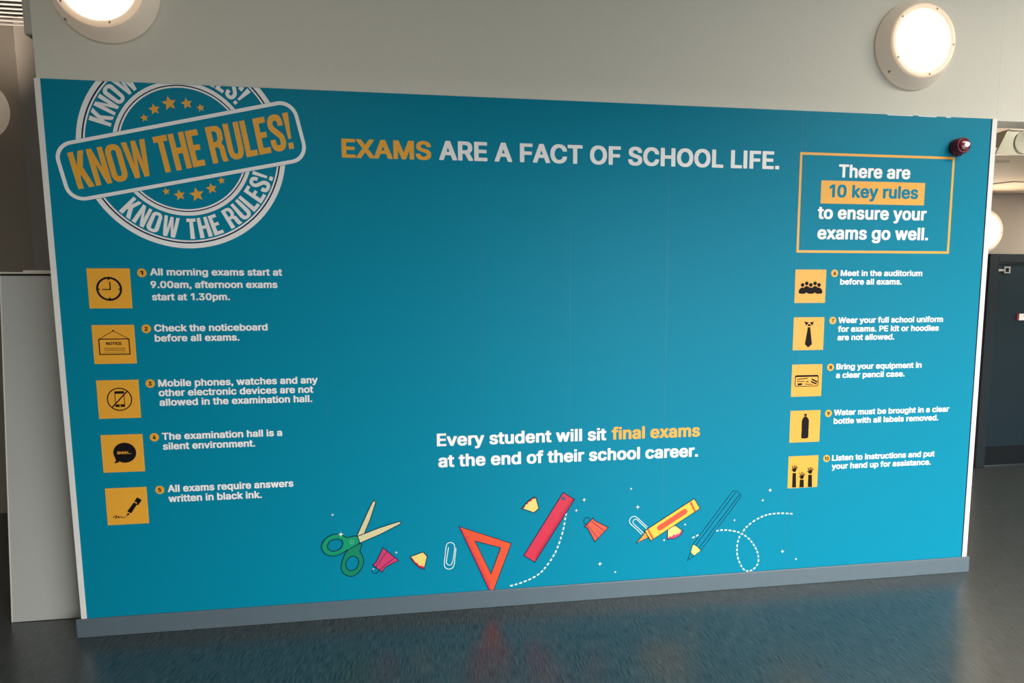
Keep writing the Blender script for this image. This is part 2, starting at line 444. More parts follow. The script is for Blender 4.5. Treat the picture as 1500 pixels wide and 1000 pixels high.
    'W': (686, '139 -20 244 -21 252 -19 258 -14 342 293 345 290 427 -14 432 -19 442 -21 544 -21 556 -16 561 -6 699 496 699 518 696 525 684 530 590 530 580 528 575 524 492 206 408 524 402 528 394 530 292 530 282 527 276 518 194 206 110 524 104 528 96 530 2 530 -10 526 -13 518 -13 496 56 242 124 -6 129 -16'),
    'X': (474, '2 -20 104 -21 116 -18 236 154 358 -18 368 -21 470 -21 483 -16 485 0 484 16 314 262 474 493 475 518 472 526 460 530 360 530 350 527 238 368 128 527 118 530 16 530 2 524 0 508 2 493 161 260 -10 16 -11 -12 -6 -18'),
    'a': (389, '138 -30 178 -30 198 -28 222 -24 248 -14 254 -19 264 -21 350 -21 362 -18 366 -12 367 256 364 290 360 310 347 340 324 368 296 387 274 396 212 405 170 405 142 402 102 392 70 376 52 362 37 348 23 328 12 304 12 280 16 273 84 253 114 253 122 255 129 260 139 278 151 290 172 303 192 309 210 306 226 297 237 286 243 274 246 260 242 255 236 251 114 233 70 220 37 200 16 177 8 162 3 140 0 110 2 80 10 48 20 30 42 5 66 -12 98 -24|168 67 144 75 130 86 122 106 130 122 140 131 158 140 196 148 246 154 246 140 243 126 235 108 227 96 215 84 202 76 188 70'),
    'b': (424, '202 -28 250 -29 276 -27 310 -17 338 -2 357 12 383 42 399 70 410 104 417 138 420 196 417 240 411 270 399 306 381 336 356 364 339 378 310 393 276 403 204 405 170 400 144 391 144 506 143 520 138 527 128 530 32 529 25 524 23 506 24 -12 28 -18 40 -21 126 -21 136 -18 142 -11 170 -24|214 70 186 84 174 94 163 110 153 130 147 148 143 178 143 200 147 230 162 268 186 294 202 303 220 308 238 303 256 293 268 282 279 266 294 228 298 200 298 178 294 150 288 132 278 112 268 97 256 85 240 75 224 70'),
    'c': (396, '185 -28 230 -29 260 -26 288 -19 318 -6 346 15 366 36 379 56 392 90 392 114 390 118 384 122 320 138 290 138 282 136 276 132 264 104 246 84 222 72 204 69 186 74 168 85 148 108 137 130 131 150 126 184 127 202 135 240 146 264 157 280 169 292 184 301 206 307 222 305 244 294 262 274 275 248 280 243 288 241 326 242 380 256 390 264 391 288 385 306 368 338 346 362 326 377 296 392 278 398 244 405 158 403 122 394 92 378 71 362 45 334 29 308 14 270 8 238 4 190 8 138 14 106 20 90 28 70 44 42 71 14 94 -3 132 -20 158 -26'),
    'd': (424, '171 -28 234 -28 258 -23 282 -11 288 -18 300 -21 386 -21 394 -19 400 -14 402 2 402 506 400 524 392 529 298 530 284 524 281 506 280 391 256 400 220 405 160 404 122 396 86 379 68 364 42 336 26 306 13 270 7 240 4 196 7 138 13 106 26 70 42 42 52 30 68 12 86 -2 116 -17 142 -26|198 70 184 75 169 84 146 112 131 150 126 194 135 244 148 270 158 282 170 293 186 303 204 307 222 303 238 294 251 282 262 268 272 248 277 230 282 184 278 154 273 136 263 112 254 99 240 84 226 76 208 70'),
    'e': (404, '190 -28 254 -28 284 -23 314 -11 346 8 366 28 386 56 394 80 394 102 392 107 386 111 322 126 292 126 279 120 266 98 248 81 224 70 206 69 184 75 163 88 150 102 138 122 130 144 132 148 384 148 394 150 399 156 401 208 399 240 394 270 375 320 352 350 326 375 290 393 268 400 244 404 184 405 156 403 120 393 90 377 57 348 43 332 28 308 14 268 7 236 4 184 8 138 14 106 20 90 28 70 44 42 70 15 100 -6 126 -18 160 -26|134 242 137 256 159 286 184 303 204 307 226 303 240 294 260 272 269 256 273 244 270 242'),
    'f': (253, '65 -20 156 -21 164 -19 170 -14 172 2 172 304 248 307 256 312 258 330 258 376 254 395 242 400 174 400 172 424 178 440 188 449 196 451 212 447 240 447 248 448 254 453 272 510 272 532 269 538 262 542 230 549 164 551 134 546 110 537 94 528 75 510 59 486 53 464 50 401 -8 400 -18 397 -22 392 -24 330 -21 312 -8 306 51 304 51 2 54 -15'),
    'g': (425, '184 -172 254 -170 288 -164 312 -156 340 -142 357 -128 378 -106 391 -82 399 -52 402 -14 402 376 400 394 392 399 300 400 288 397 282 389 256 400 220 405 160 404 122 396 86 379 58 352 43 336 28 310 16 282 7 242 5 218 4 184 7 142 13 110 26 76 43 50 58 33 72 20 102 1 120 -7 148 -14 174 -16 232 -15 254 -11 281 -2 279 -22 269 -44 252 -60 238 -68 218 -74 202 -75 190 -73 168 -65 154 -54 126 -24 116 -20 80 -21 30 -48 23 -54 22 -80 31 -100 44 -114 71 -140 92 -152 118 -162 146 -168|198 82 184 86 170 94 146 118 131 154 126 196 131 230 146 268 170 294 184 302 204 307 224 303 240 294 252 282 263 268 278 232 282 204 282 182 279 158 272 136 252 104 240 93 226 86 210 82'),
    'h': (410, '37 -20 128 -21 136 -19 142 -14 144 2 144 236 153 266 165 284 186 299 206 306 214 306 230 300 244 290 258 272 264 252 266 234 266 2 268 -14 274 -19 282 -21 370 -21 382 -18 386 -10 387 246 381 300 370 335 354 357 336 376 320 387 300 396 274 403 252 405 194 404 178 402 144 390 143 520 138 527 128 530 38 530 28 527 24 520 23 2 26 -15'),
    'i': (166, '37 -20 128 -21 138 -18 143 -12 144 370 142 388 134 393 40 394 28 391 24 384 23 2 26 -15/37 440 128 439 140 443 143 448 144 462 144 508 141 526 128 531 40 531 28 527 24 522 23 508 24 450 28 442'),
    'k': (380, '37 -20 128 -21 141 -16 144 2 144 126 150 132 270 -18 280 -21 386 -21 396 -18 401 -10 401 10 399 16 243 214 387 362 389 378 388 394 382 398 374 400 270 400 262 398 144 282 144 506 142 524 136 528 128 530 38 530 28 527 24 520 23 2 26 -15'),
    'l': (167, '37 -20 128 -21 138 -18 143 -10 144 506 142 524 136 528 128 530 38 530 28 527 24 520 23 2 26 -15'),
    'm': (610, '37 -20 128 -21 136 -19 142 -14 144 2 144 246 151 268 164 288 182 302 196 307 214 303 226 294 237 282 244 262 244 2 245 -12 248 -17 260 -21 348 -21 358 -19 363 -14 365 2 365 252 372 274 382 289 398 302 418 308 434 303 448 294 457 284 465 262 466 2 468 -14 474 -19 482 -21 570 -21 582 -18 586 -12 587 2 587 260 584 296 580 316 569 342 559 358 538 380 518 392 496 401 460 407 414 407 380 402 350 390 320 371 288 396 266 403 236 407 186 406 166 402 142 391 136 397 126 400 40 400 28 397 24 390 23 376 23 2 26 -15'),
    'n': (410, '37 -20 128 -21 136 -19 142 -14 144 2 144 236 153 266 165 284 186 299 206 306 214 306 230 300 244 290 258 272 264 252 266 234 266 2 268 -14 274 -19 282 -21 370 -21 384 -16 387 2 387 246 384 284 379 310 369 336 355 356 335 376 320 387 300 396 268 404 252 405 184 403 142 389 136 397 126 400 40 400 26 394 23 376 23 2 26 -15'),
    'o': (415, '185 -28 226 -29 258 -26 292 -17 325 -2 357 26 371 42 386 68 401 106 408 138 411 180 408 238 401 270 386 308 371 334 357 350 325 378 292 394 258 403 228 405 158 403 122 394 92 378 71 362 45 334 29 308 14 270 8 238 4 190 8 138 14 106 20 90 28 70 44 42 71 14 94 -3 132 -20 158 -26|204 69 186 74 170 84 157 96 146 112 136 132 132 146 126 190 130 220 136 244 156 278 168 291 182 300 208 308 228 302 246 292 259 278 270 264 285 226 289 196 289 178 285 150 279 132 270 112 260 98 246 84 230 75'),
    'p': (424, '37 -164 128 -164 141 -158 144 -140 144 -13 170 -24 192 -28 250 -29 282 -26 310 -17 338 -2 367 22 387 48 399 70 410 104 417 138 420 182 417 240 411 270 397 310 381 336 356 364 338 379 302 396 276 403 250 405 190 404 170 400 142 389 136 397 126 400 40 400 30 398 25 394 23 376 23 -140 25 -158|214 70 186 84 174 94 163 110 153 130 147 148 143 178 143 200 147 230 162 268 186 294 202 303 220 308 238 303 256 293 268 282 279 266 294 228 298 200 298 178 294 150 288 132 278 112 268 97 256 85 240 75 224 70'),
    'q': (424, '295 -164 386 -164 396 -161 401 -154 401 390 396 397 386 400 300 400 288 397 282 388 256 400 220 405 160 404 122 396 86 379 56 352 39 330 27 308 17 282 7 240 4 196 7 138 13 106 28 66 42 42 52 30 68 12 85 -2 116 -17 148 -27 220 -29 254 -24 280 -13 282 -154 286 -160|198 70 184 75 169 84 146 112 131 150 126 194 135 244 148 270 158 282 170 293 186 303 204 307 222 303 238 294 251 282 262 268 272 248 277 230 282 184 278 154 273 136 263 112 254 99 240 84 226 76 208 70'),
    'r': (259, '37 -20 128 -21 136 -19 142 -14 144 2 144 242 147 254 162 279 170 288 186 298 206 303 258 301 270 306 273 324 273 382 272 396 268 402 256 405 194 406 168 403 142 393 132 399 126 400 40 400 30 398 25 394 23 376 23 2 26 -15'),
    's': (365, '153 -28 228 -28 258 -22 284 -13 307 0 332 22 351 50 358 72 361 108 357 144 348 168 327 192 312 205 282 220 192 243 162 253 150 261 140 274 142 282 155 298 170 307 188 310 204 306 218 298 228 286 240 263 248 257 284 256 342 269 351 274 353 280 353 302 345 324 328 352 309 372 296 381 274 393 252 400 212 405 160 405 118 399 96 391 69 378 38 349 27 330 20 308 17 272 21 236 30 212 50 188 66 174 96 160 126 150 214 128 226 120 235 110 236 104 235 98 230 90 220 81 206 73 182 67 162 72 148 79 129 102 122 121 114 127 78 128 18 115 8 108 7 82 13 58 22 38 48 8 68 -6 90 -17 122 -25'),
    't': (227, '147 -24 208 -24 234 -18 240 -14 242 -8 242 14 229 70 216 75 170 73 164 77 158 84 156 96 156 304 218 306 230 311 234 330 233 390 228 397 218 400 156 401 156 468 155 482 150 489 140 492 50 492 40 489 36 482 34 401 -8 400 -16 398 -22 394 -24 376 -23 316 -20 310 -14 307 35 304 35 90 39 52 49 26 68 2 90 -12 116 -21'),
    'u': (410, '160 -26 202 -26 226 -24 268 -9 274 -18 284 -21 370 -21 380 -19 385 -14 387 2 387 376 385 392 380 398 370 400 282 400 274 398 268 394 266 376 266 144 257 116 245 96 224 80 204 73 196 73 180 79 166 90 152 108 145 130 144 376 142 394 136 398 128 400 40 400 30 398 25 394 23 376 23 126 25 96 30 72 41 44 55 22 74 4 90 -7 114 -18'),
    'v': (389, '147 -20 240 -21 248 -19 255 -14 397 358 400 378 400 390 396 397 384 400 292 400 284 399 277 394 194 168 112 394 104 399 98 400 4 400 -6 398 -11 394 -12 368 -7 352 132 -8 138 -17'),
    'w': (567, '122 -20 212 -21 226 -16 284 181 341 -16 354 -21 442 -21 455 -16 462 0 574 366 574 388 572 395 558 400 466 400 454 395 398 203 343 394 330 400 238 400 230 398 224 394 221 386 170 200 114 394 100 400 10 400 -3 396 -6 390 -7 378 -3 356 106 -4 112 -16'),
    'x': (378, '5 -20 104 -21 116 -18 190 91 262 -18 274 -21 372 -21 385 -16 387 0 386 16 264 192 380 364 381 388 378 396 366 400 268 400 260 398 252 392 190 297 130 392 122 398 114 400 16 400 2 394 0 378 2 363 116 194 -7 16 -8 -12 -4 -18'),
    'y': (389, '68 -166 126 -165 158 -157 188 -139 206 -120 218 -104 233 -72 397 358 400 378 400 390 396 397 384 400 292 400 284 399 277 394 194 168 112 394 104 399 98 400 4 400 -6 398 -11 394 -12 368 -9 358 129 0 116 -38 110 -50 98 -62 90 -66 46 -65 36 -68 32 -74 18 -126 19 -152 28 -160'),
}
TRACK, LBASE, LCAP = 12, -21, 551


def letter_shapes(s):
    """the outlines of each word of a line of lettering and the line's left and right ends."""
    words, x = [[]], 0
    for ch in s:
        if ch == ' ':
            x += 187 + TRACK
            words.append([])
            continue
        adv, txt = LETTERS[ch]
        for shp in txt.split('/'):
            polys = []
            for loop in shp.split('|'):
                n = [int(k) for k in loop.split()]
                polys.append([(n[i] + x, n[i + 1] - LBASE) for i in range(0, len(n), 2)])
            words[-1].append(polys)
        x += adv + TRACK
    xs = [p[0] for w in words for polys in w for p in polys[0]]
    return words, min(xs), max(xs)


def text_part(name, lines, material, parent, layer=0, label=None, by_word=False):
    """lines: (string, left baseline px, right baseline px, capital height px); each line, or each big word, is a part of its own."""
    for s, lp, rp, cap in lines:
        words, x0, x1 = letter_shapes(s)
        a, b = bp(*lp), bp(*rp)
        mid = ((lp[0] + rp[0]) / 2, (lp[1] + rp[1]) / 2)
        hgt = bp(mid[0], mid[1] - cap)[1] - bp(*mid)[1]
        sx, sz, zb = (b[0] - a[0]) / (x1 - x0), hgt / LCAP, (a[1] + b[1]) / 2
        for group, txt in (zip([[w] for w in words], s.split()) if by_word else [(words, s)]):
            bm = bmesh.new()
            for w in group:
                for polys in w:
                    add_flat(bm, [[(a[0] + (x - x0) * sx, zb + z * sz) for x, z in p] for p in polys], layer)
            mesh_obj(name, bm, material, parent, label=(label + " '" + txt + "'") if label else None)


# ---- condensed stamp capitals, drawn in a cell one unit high: (width, [[outline, hole...], ...])
def _ribbon_outline(pts, w):
    L, R = [], []
    n = len(pts)
    for i in range(n):
        a, c = pts[max(i - 1, 0)], pts[min(i + 1, n - 1)]
        dx, dz = c[0] - a[0], c[1] - a[1]
        l = math.hypot(dx, dz) or 1
        L.append((pts[i][0] - dz / l * w / 2, pts[i][1] + dx / l * w / 2))
        R.append((pts[i][0] + dz / l * w / 2, pts[i][1] - dx / l * w / 2))
    return L + R[::-1]


_S = spline([(.405, .68), (.405, .78), (.36, .89), (.245, .925), (.13, .89), (.085, .78), (.10, .67), (.17, .58), (.31, .45), (.385, .35),
             (.40, .22), (.36, .11), (.245, .075), (.13, .11), (.085, .22), (.085, .33)], 6)
GLYPH = {
    'K': (.52, [[[(0, 0), (0, 1), (.17, 1), (.17, .60), (.32, 1), (.49, 1), (.33, .56), (.52, 0), (.34, 0), (.21, .38), (.17, .29), (.17, 0)]]]),
    'N': (.50, [[[(0, 0), (0, 1), (.16, 1), (.34, .42), (.34, 1), (.5, 1), (.5, 0), (.35, 0), (.16, .6), (.16, 0)]]]),
    'O': (.50, [[round_rect(.25, .5, .25, .51, .22), round_rect(.25, .5, .08, .36, .075)]]),
    'W': (.74, [[[(0, 1), (.16, 1), (.235, .36), (.30, 1), (.44, 1), (.51, .36), (.58, 1), (.74, 1), (.60, 0), (.445, 0), (.37, .58), (.295, 0), (.14, 0)]]]),
    'T': (.44, [[[(0, 1), (.44, 1), (.44, .84), (.305, .84), (.305, 0), (.135, 0), (.135, .84), (0, .84)]]]),
    'H': (.50, [[[(0, 0), (0, 1), (.17, 1), (.17, .6), (.33, .6), (.33, 1), (.5, 1), (.5, 0), (.33, 0), (.33, .44), (.17, .44), (.17, 0)]]]),
    'E': (.40, [[[(0, 0), (0, 1), (.39, 1), (.39, .84), (.17, .84), (.17, .59), (.36, .59), (.36, .44), (.17, .44), (.17, .16), (.4, .16), (.4, 0)]]]),
    'R': (.52, [[[(0, 0), (0, 1), (.28, 1), (.4, .97), (.48, .88), (.5, .75), (.48, .6), (.41, .51), (.47, .42), (.485, .1), (.52, 0), (.35, 0),
                  (.32, .1), (.31, .36), (.27, .42), (.17, .42), (.17, 0)], [(.17, .86), (.27, .86), (.325, .8), (.325, .64), (.27, .57), (.17, .57)]]]),
    'U': (.50, [[[(0, 1), (.17, 1), (.17, .24), (.2, .16), (.25, .14), (.3, .16), (.33, .24), (.33, 1), (.5, 1), (.5, .24), (.46, .09), (.37, .01),
                  (.25, -.01), (.13, .01), (.04, .09), (0, .24)]]]),
    'L': (.38, [[[(0, 0), (0, 1), (.17, 1), (.17, .16), (.38, .16), (.38, 0)]]]),
    'S': (.49, [[_ribbon_outline(_S, .17)]]),
    '!': (.19, [[[(0, 1), (.19, 1), (.145, .28), (.045, .28)]], [[(.015, 0), (.015, .17), (.175, .17), (.175, 0)]]]),
}


def stamp_text(s, gap=.055, space=.20):
    """the words of the stamp, each a list of letter shapes, and the width of the whole line."""
    words, x = [[]], 0.0
    for ch in s:
        if ch == ' ':
            x += space
            words.append([])
            continue
        out = words[-1]
        w, shapes = GLYPH[ch]
        for polys in shapes:
            out.append([[(px_ + x, pz) for px_, pz in p] for p in polys])
        x += w + gap
    return words, x - gap


def densify(poly, step=.12):
    out = []
    for i, p in enumerate(poly):
        q = poly[(i + 1) % len(poly)]
        n = max(1, int(math.hypot(q[0] - p[0], q[1] - p[1]) / step))
        for k in range(n):
            out.append((p[0] + (q[0] - p[0]) * k / n, p[1] + (q[1] - p[1]) * k / n))
    return out


# ================================================================== THE SETTING
SK, BH, BW = 0.09, 2.40, 4.557        # skirting height, board height and width
TOPZ = SK + BH
structure('floor', (-6.5, -6.3, -0.1), (10.5, 6.0, 0.0), M['floor'])

# the wall that carries the board, and the bulkhead running on over the opening at its right
bm = bmesh.new()
add_box(bm, (-0.018, 0.006, 0.0), (4.585, 0.12, TOPZ))
add_box(bm, (-0.018, 0.006, TOPZ), (4.5852, 0.12, 3.6))
add_box(bm, (4.5858, 0.006, 2.483), (10.4, 0.12, 3.6))
tag(mesh_obj('wall_middle', bm, M['wall']), kind='structure')
structure('baseboard_middle', (-0.046, -0.006, 0.0), (4.602, 0.0058, 0.0895), M['skirt'], bevel=0.0025)
structure('trim_1', (-0.118, 0.121, 2.710), (0.9, 0.50, 3.6), M['wall'], bevel=0.008)        # downstand beam behind
structure('trim_2', (4.50, 0.121, 0.62), (4.695, 0.135, 2.482), M['trim'])                    # plate on the back of the wall end

# corridor behind
structure('wall_back_left', (-6.4, 2.02, 0.0), (-1.28, 2.2, 3.6), M['backwall'])
structure('wall_return', (-1.46, 2.2, 0.0), (-1.28, 5.6, 3.6), M['backwall'])
structure('wall_far', (-1.28, 5.6, 0.0), (3.9, 5.8, 3.6), M['backwall'])
bm = bmesh.new()
add_box(bm, (3.9, 2.02, 0.0), (6.545, 2.2, 2.51))
add_box(bm, (6.545, 2.02, 1.973), (7.75, 2.2, 2.51))
add_box(bm, (7.75, 2.02, 0.0), (10.4, 2.2, 2.51))
add_box(bm, (3.9, 2.02, 2.515), (10.4, 2.2, 3.6))
tag(mesh_obj('wall_back_right', bm, M['backwall']), kind='structure')
bm = bmesh.new()
add_box(bm, (4.4, 0.775, 2.512), (10.4, 2.019, 2.56))
add_box(bm, (4.4, 1.30, 2.56), (10.4, 1.34, 3.6))
tag(mesh_obj('ceiling_lowered', bm, M['soffit']), kind='structure')
bm = bmesh.new()
for (xa, ya), (xb, yb) in (((5.9, 1.93), (6.264, 1.538)), ((6.264, 1.538), (7.4, 1.60)), ((5.2, 1.06), (5.596, 0.922))):
    dx, dy = xb - xa, yb - ya
    l = math.hypot(dx, dy)
    nx, ny = -dy / l * .008, dx / l * .008
    q_ = [(xa + nx, ya + ny), (xb + nx, yb + ny), (xb - nx, yb - ny), (xa - nx, ya - ny)]
    lo_ = [bm.verts.new((x, y, 2.503)) for x, y in q_]
    hi_ = [bm.verts.new((x, y, 2.5119)) for x, y in q_]
    bm.faces.new(lo_[::-1])
    bm.faces.new(hi_)
    for k in range(4):
        bm.faces.new((lo_[k], lo_[(k + 1) % 4], hi_[(k + 1) % 4], hi_[k]))
bmesh.ops.recalc_face_normals(bm, faces=bm.faces[:])
tag(mesh_obj('trim_3', bm, M['soffit']), kind='structure')          # raised seams of the lowered ceiling
structure('wall_left', (-6.6, -6.3, 0.0), (-6.4, 5.8, 3.6), M['wall'])
structure('wall_right', (10.4, -6.3, 0.0), (10.6, 5.8, 3.6), M['wall'])
structure('ceiling', (-6.5, -6.3, 3.602), (10.5, 6.0, 3.7), M['ceiling'])

# front wall behind the viewer with its long window
WX0, WX1, WZ0, WZ1 = 3.2, 9.6, 0.3, 2.6
bm = bmesh.new()
add_box(bm, (-6.5, -5.8, 0.0), (WX0, -5.6, 3.6))
add_box(bm, (WX1, -5.8, 0.0), (10.4, -5.6, 3.6))
add_box(bm, (WX0, -5.8, 0.0), (WX1, -5.6, WZ0))
add_box(bm, (WX0, -5.8, WZ1), (WX1, -5.6, 3.6))
tag(mesh_obj('wall_front', bm, M['wall']), kind='structure')
bm = bmesh.new()
for k in range(5):
    x = WX0 + 0.03 + (WX1 - WX0 - 0.06) * k / 4
    add_box(bm, (x - 0.03, -5.74, WZ0), (x + 0.03, -5.68, WZ1))
for z in (WZ0 + 0.03, WZ1 - 0.03):
    add_box(bm, (WX0, -5.74, z - 0.03), (WX1, -5.68, z + 0.03))
tag(mesh_obj('window_1', bm, M['winframe']), kind='structure')

# slatted metal ceiling over the left of the corridor
bm = bmesh.new()
y = 0.56
while y < 2.0:
    add_box(bm, (-6.3, y, 3.471), (-0.13, y + 0.019, 3.477), 0.002)
    y += 0.0628
o = tag(mesh_obj('ceiling_slats', bm, M['slat']), kind='structure')
structure('ceiling_void', (-6.4, 0.5, 3.54), (-0.13, 2.018, 3.59), M['slatvoid'])

# door in the corridor wall
bm = bmesh.new()
add_box(bm, (6.545, 1.985, 0.0), (6.638, 2.19, 1.973), 0.004)
add_box(bm, (7.66, 1.985, 0.0), (7.75, 2.19, 1.973), 0.004)
add_box(bm, (6.638, 1.985, 1.895), (7.66, 2.19, 1.973), 0.004)
door = tag(mesh_obj('door_1', bm, M['frame']), kind='structure')
leaf = box('door_leaf', (6.64, 2.012, 0.012), (7.657, 2.058, 1.885), M['door'], door)
box('kick_plate', (6.66, 2.008, 0.02), (7.64, 2.0118, 0.193), M['kick'], leaf)
box('closer_arm', (6.655, 2.003, 1.818), (6.72, 2.0118, 1.838), M['metal'], leaf, label='short pale metal arm at the top of the door')
bm = bmesh.new()
for lo, hi in (((6.71, 2.000, 1.800), (6.772, 2.0118, 1.811)), ((6.71, 2.000, 1.849), (6.772, 2.0118, 1.860)),
               ((6.71, 2.000, 1.811), (6.722, 2.0118, 1.849)), ((6.76, 2.000, 1.811), (6.772, 2.0118, 1.849))):
    add_box(bm, lo, hi)
mesh_obj('closer_plate', bm, M['metal'], leaf, label='square metal ring of the door closer')
sg = box('door_sign', (6.905, 2.004, 1.372), (7.20, 2.0118, 1.432), M['trim'], leaf, label='small white sign with a dark red left edge')
box('sign_edge', (6.880, 2.003, 1.372), (6.9045, 2.0118, 1.432), M['signred'], sg)
box('sign_mark', (6.95, 2.0030, 1.408), (6.99, 2.0039, 1.414), M['black'], sg)

# ================================================================== THE PRINTED BOARD
board = box('notice_board', (0.0, 0.0, SK + 0.0003), (BW, 0.0058, TOPZ), M['teal'])
tag(board, 'long teal printed exam rules board covering the wall between two white edge strips', 'notice board')
box('edge_strip', (-0.0235, -0.0015, SK + 0.0003), (-0.0002, 0.0058, TOPZ), M['trim'], board, label='white vertical edge strip at the left')
bm = bmesh.new()
add_box(bm, (BW + 0.0002, -0.0015, SK + 0.0003), (BW + 0.0285, 0.0058, TOPZ))
mesh_obj('edge_strip', bm, M['trim'], board, label='white vertical edge strip at the right')
box('edge_line', (BW - 0.006, -0.0005, SK + 0.0003), (BW, -0.0001, TOPZ), M['navy'], board, label='thin dark joint beside the right edge strip')
for u, v in ((835, 400), (709, 600), (971, 780), (1170, 500), (1158, 640), (478, 560)):
    x, _ = bp(u, v)
    box('sheet_joint', (x - 0.0010, -0.0003, SK + 0.0003), (x + 0.0010, -0.00005, TOPZ), M['seam'], board)


for u0, u1, v in ((1300, 1337, 168.0), (1346, 1372, 169.6), (1386, 1393, 170.6)):
    a, b = bp(u0, v), bp(u1, v)
    box('edge_fleck', (a[0], -0.0006, TOPZ - 0.004), (b[0], -0.00005, TOPZ - 0.0005), M['white'], board, label='white sliver of bare film edge at the top')


def clip_top(o, zmax):
    bm = bmesh.new()
    bm.from_mesh(o.data)
    bmesh.ops.bisect_plane(bm, geom=bm.verts[:] + bm.edges[:] + bm.faces[:], plane_co=(0, 0, zmax), plane_no=(0, 0, 1), clear_outer=True)
    bm.to_mesh(o.data)
    bm.free()


# ---- stamp emblem, its head cut off by the top of the board
CX, CZ, CR = 0.549, 2.216, 0.430
ring_parts = []


def ring(r1, r2, n=160):
    return [circle((CX, CZ), r1, n), circle((CX, CZ), r2, n)]


emblem = flat('stamp_emblem', [ring(CR, CR - 0.021)], M['white'], board, 0, label='round white and orange rubber stamp emblem, cut off at its top')
thin = flat('stamp_ring', [ring(CR - 0.0275, CR - 0.0345)], M['white'], emblem, 0)
inner = flat('stamp_ring', [ring(0.287, 0.271)], M['white'], emblem, 0)
inner2 = flat('stamp_ring', [ring(0.266, 0.259)], M['white'], emblem, 0)
dl = flat('stamp_ring', [ring(CR - 0.0212, CR - 0.0273), ring(0.2708, 0.2662)], M['navy'], emblem, 0, label='thin dark ring lines')


def polar(letters, width, a0, a1, rb, rt):
    """a0, a1: angles of the first and last letter edge; rb, rt: radius of the baseline and of the capital tops."""
    out = []
    for polys in letters:
        q = []
        for p in polys:
            pts = []
            for x, z in densify(p):
                a = a0 + (a1 - a0) * x / width
                r = rb + (rt - rb) * z
                pts.append((CX + r * math.cos(a), CZ + r * math.sin(a)))
            q.append(pts)
        out.append(q)
    return out


letters, tw = stamp_text('KNOW THE RULES!', gap=.07, space=.26)
R_ = math.radians
rims = []
for word, txt in zip(letters, ('KNOW', 'THE', 'RULES!')):
    flat('stamp_lettering', polar(word, tw, R_(-136.0), R_(-16.5), 0.389, 0.300), M['white'], emblem, 0, label='white curved word \'' + txt + '\' below the banner')
    if txt != 'THE':
        rims.append(flat('stamp_lettering', polar(word, tw, R_(163.5), R_(40.5), 0.300, 0.389), M['white'], emblem, 0, label='white curved word \'' + txt + '\' above the banner, cut off by the top of the board'))
    else:
        rims.append(flat('stamp_lettering', polar(word[:1], tw, R_(163.5), R_(40.5), 0.300, 0.389), M['white'], emblem, 0, label='foot of a white curved letter cut off by the top of the board'))
for o in [emblem, thin, inner, inner2, dl] + rims:
    clip_top(o, TOPZ - 0.001)


def banner_map(x, z, q):
    (bl, br, tr, tl) = q
    a = (bl[0] + (br[0] - bl[0]) * x, bl[1] + (br[1] - bl[1]) * x)
    b = (tl[0] + (tr[0] - tl[0]) * x, tl[1] + (tr[1] - tl[1]) * x)
    return (a[0] + (b[0] - a[0]) * z, a[1] + (b[1] - a[1]) * z)


BQ = [bp(101.6, 298.4), bp(454.4, 235.2), bp(430.4, 143.6), bp(74.8, 211.2)]


def banner_outline(inset, r, n=8):
    """rounded outline inside the banner's four corners (true parallelogram of the slanted banner)."""
    w = (math.dist(BQ[0], BQ[1]) + math.dist(BQ[3], BQ[2])) / 2
    h = (math.dist(BQ[0], BQ[3]) + math.dist(BQ[1], BQ[2])) / 2
    return [banner_map(0.5 + x / w, 0.5 + z / h, BQ) for x, z in round_rect(0, 0, w / 2 - inset, h / 2 - inset, r, 0, n)]


ban = flat('stamp_banner', [[banner_outline(0.0, 0.075)]], M['teal'], emblem, 1, label='slanted rounded banner across the stamp')
flat('banner_border', [[banner_outline(0.001, 0.075), banner_outline(0.0165, 0.060)]], M['white'], emblem, 2, label='white rounded border of the banner')
letters2, tw2 = stamp_text('KNOW THE RULES!', gap=.05, space=.20)
TQ = [bp(115.2, 277.3), bp(431.6, 217.2), bp(421.5, 164.5), bp(98.6, 224)]
for word, txt in zip(letters2, ('KNOW', 'THE', 'RULES!')):
    flat('banner_lettering', [[[banner_map(x / tw2, z, TQ) for x, z in densify(p)] for p in polys] for polys in word], M['orange'], emblem, 2,
         label='orange condensed word \'' + txt + '\' on the banner')


def star(c, r, rot):
    return [(c[0] + (r if k % 2 == 0 else r * .46) * math.cos(rot + math.pi / 2 + k * math.pi / 5),
             c[1] + (r if k % 2 == 0 else r * .46) * math.sin(rot + math.pi / 2 + k * math.pi / 5)) for k in range(10)]


z1 = Z(0, 0, 2.5)
for (x, y, r) in ((529, 432, 15), (565, 400, 21), (620, 378, 27), (684, 379, 21), (735, 395, 15),
                  (609, 701, 14), (658, 714, 21), (721, 712, 27), (775, 690, 21), (811, 661, 14)):
    flat('star', [star(z1(x, y), r / 2.5 * 0.00288, 0.18)], M['orange'], emblem, 0)

# ---- headline, closing sentence and the framed note
H0, H1 = (500.9, 230.8), (1141, 248.2)
zh = Z(480, 180, 2.206)
text_part('headline', [('EXAMS', (500.9, 231.0), (631.9, 234.0), 27.4)], M['orange'], board, label='orange bold headline word', by_word=True)
text_part('headline', [('ARE A FACT OF SCHOOL LIFE.', (643.4, 234.3), (1141.2, 248.0), 27.2)], M['white'], board,
          label='white bold headline word', by_word=True)
text_part('sentence', [('Every student will sit', (640.1, 653.8), (888.1, 644.2), 18.3),
                       ('at the end of their school career.', (642.1, 684.6), (1022.2, 668.2), 18.0)], M['white'], board,
          label='white word of the closing sentence', by_word=True)
text_part('sentence', [('final exams', (895.8, 643.6), (1025.1, 639.2), 18.0)], M['orange'], board, label='orange word of the closing sentence', by_word=True)

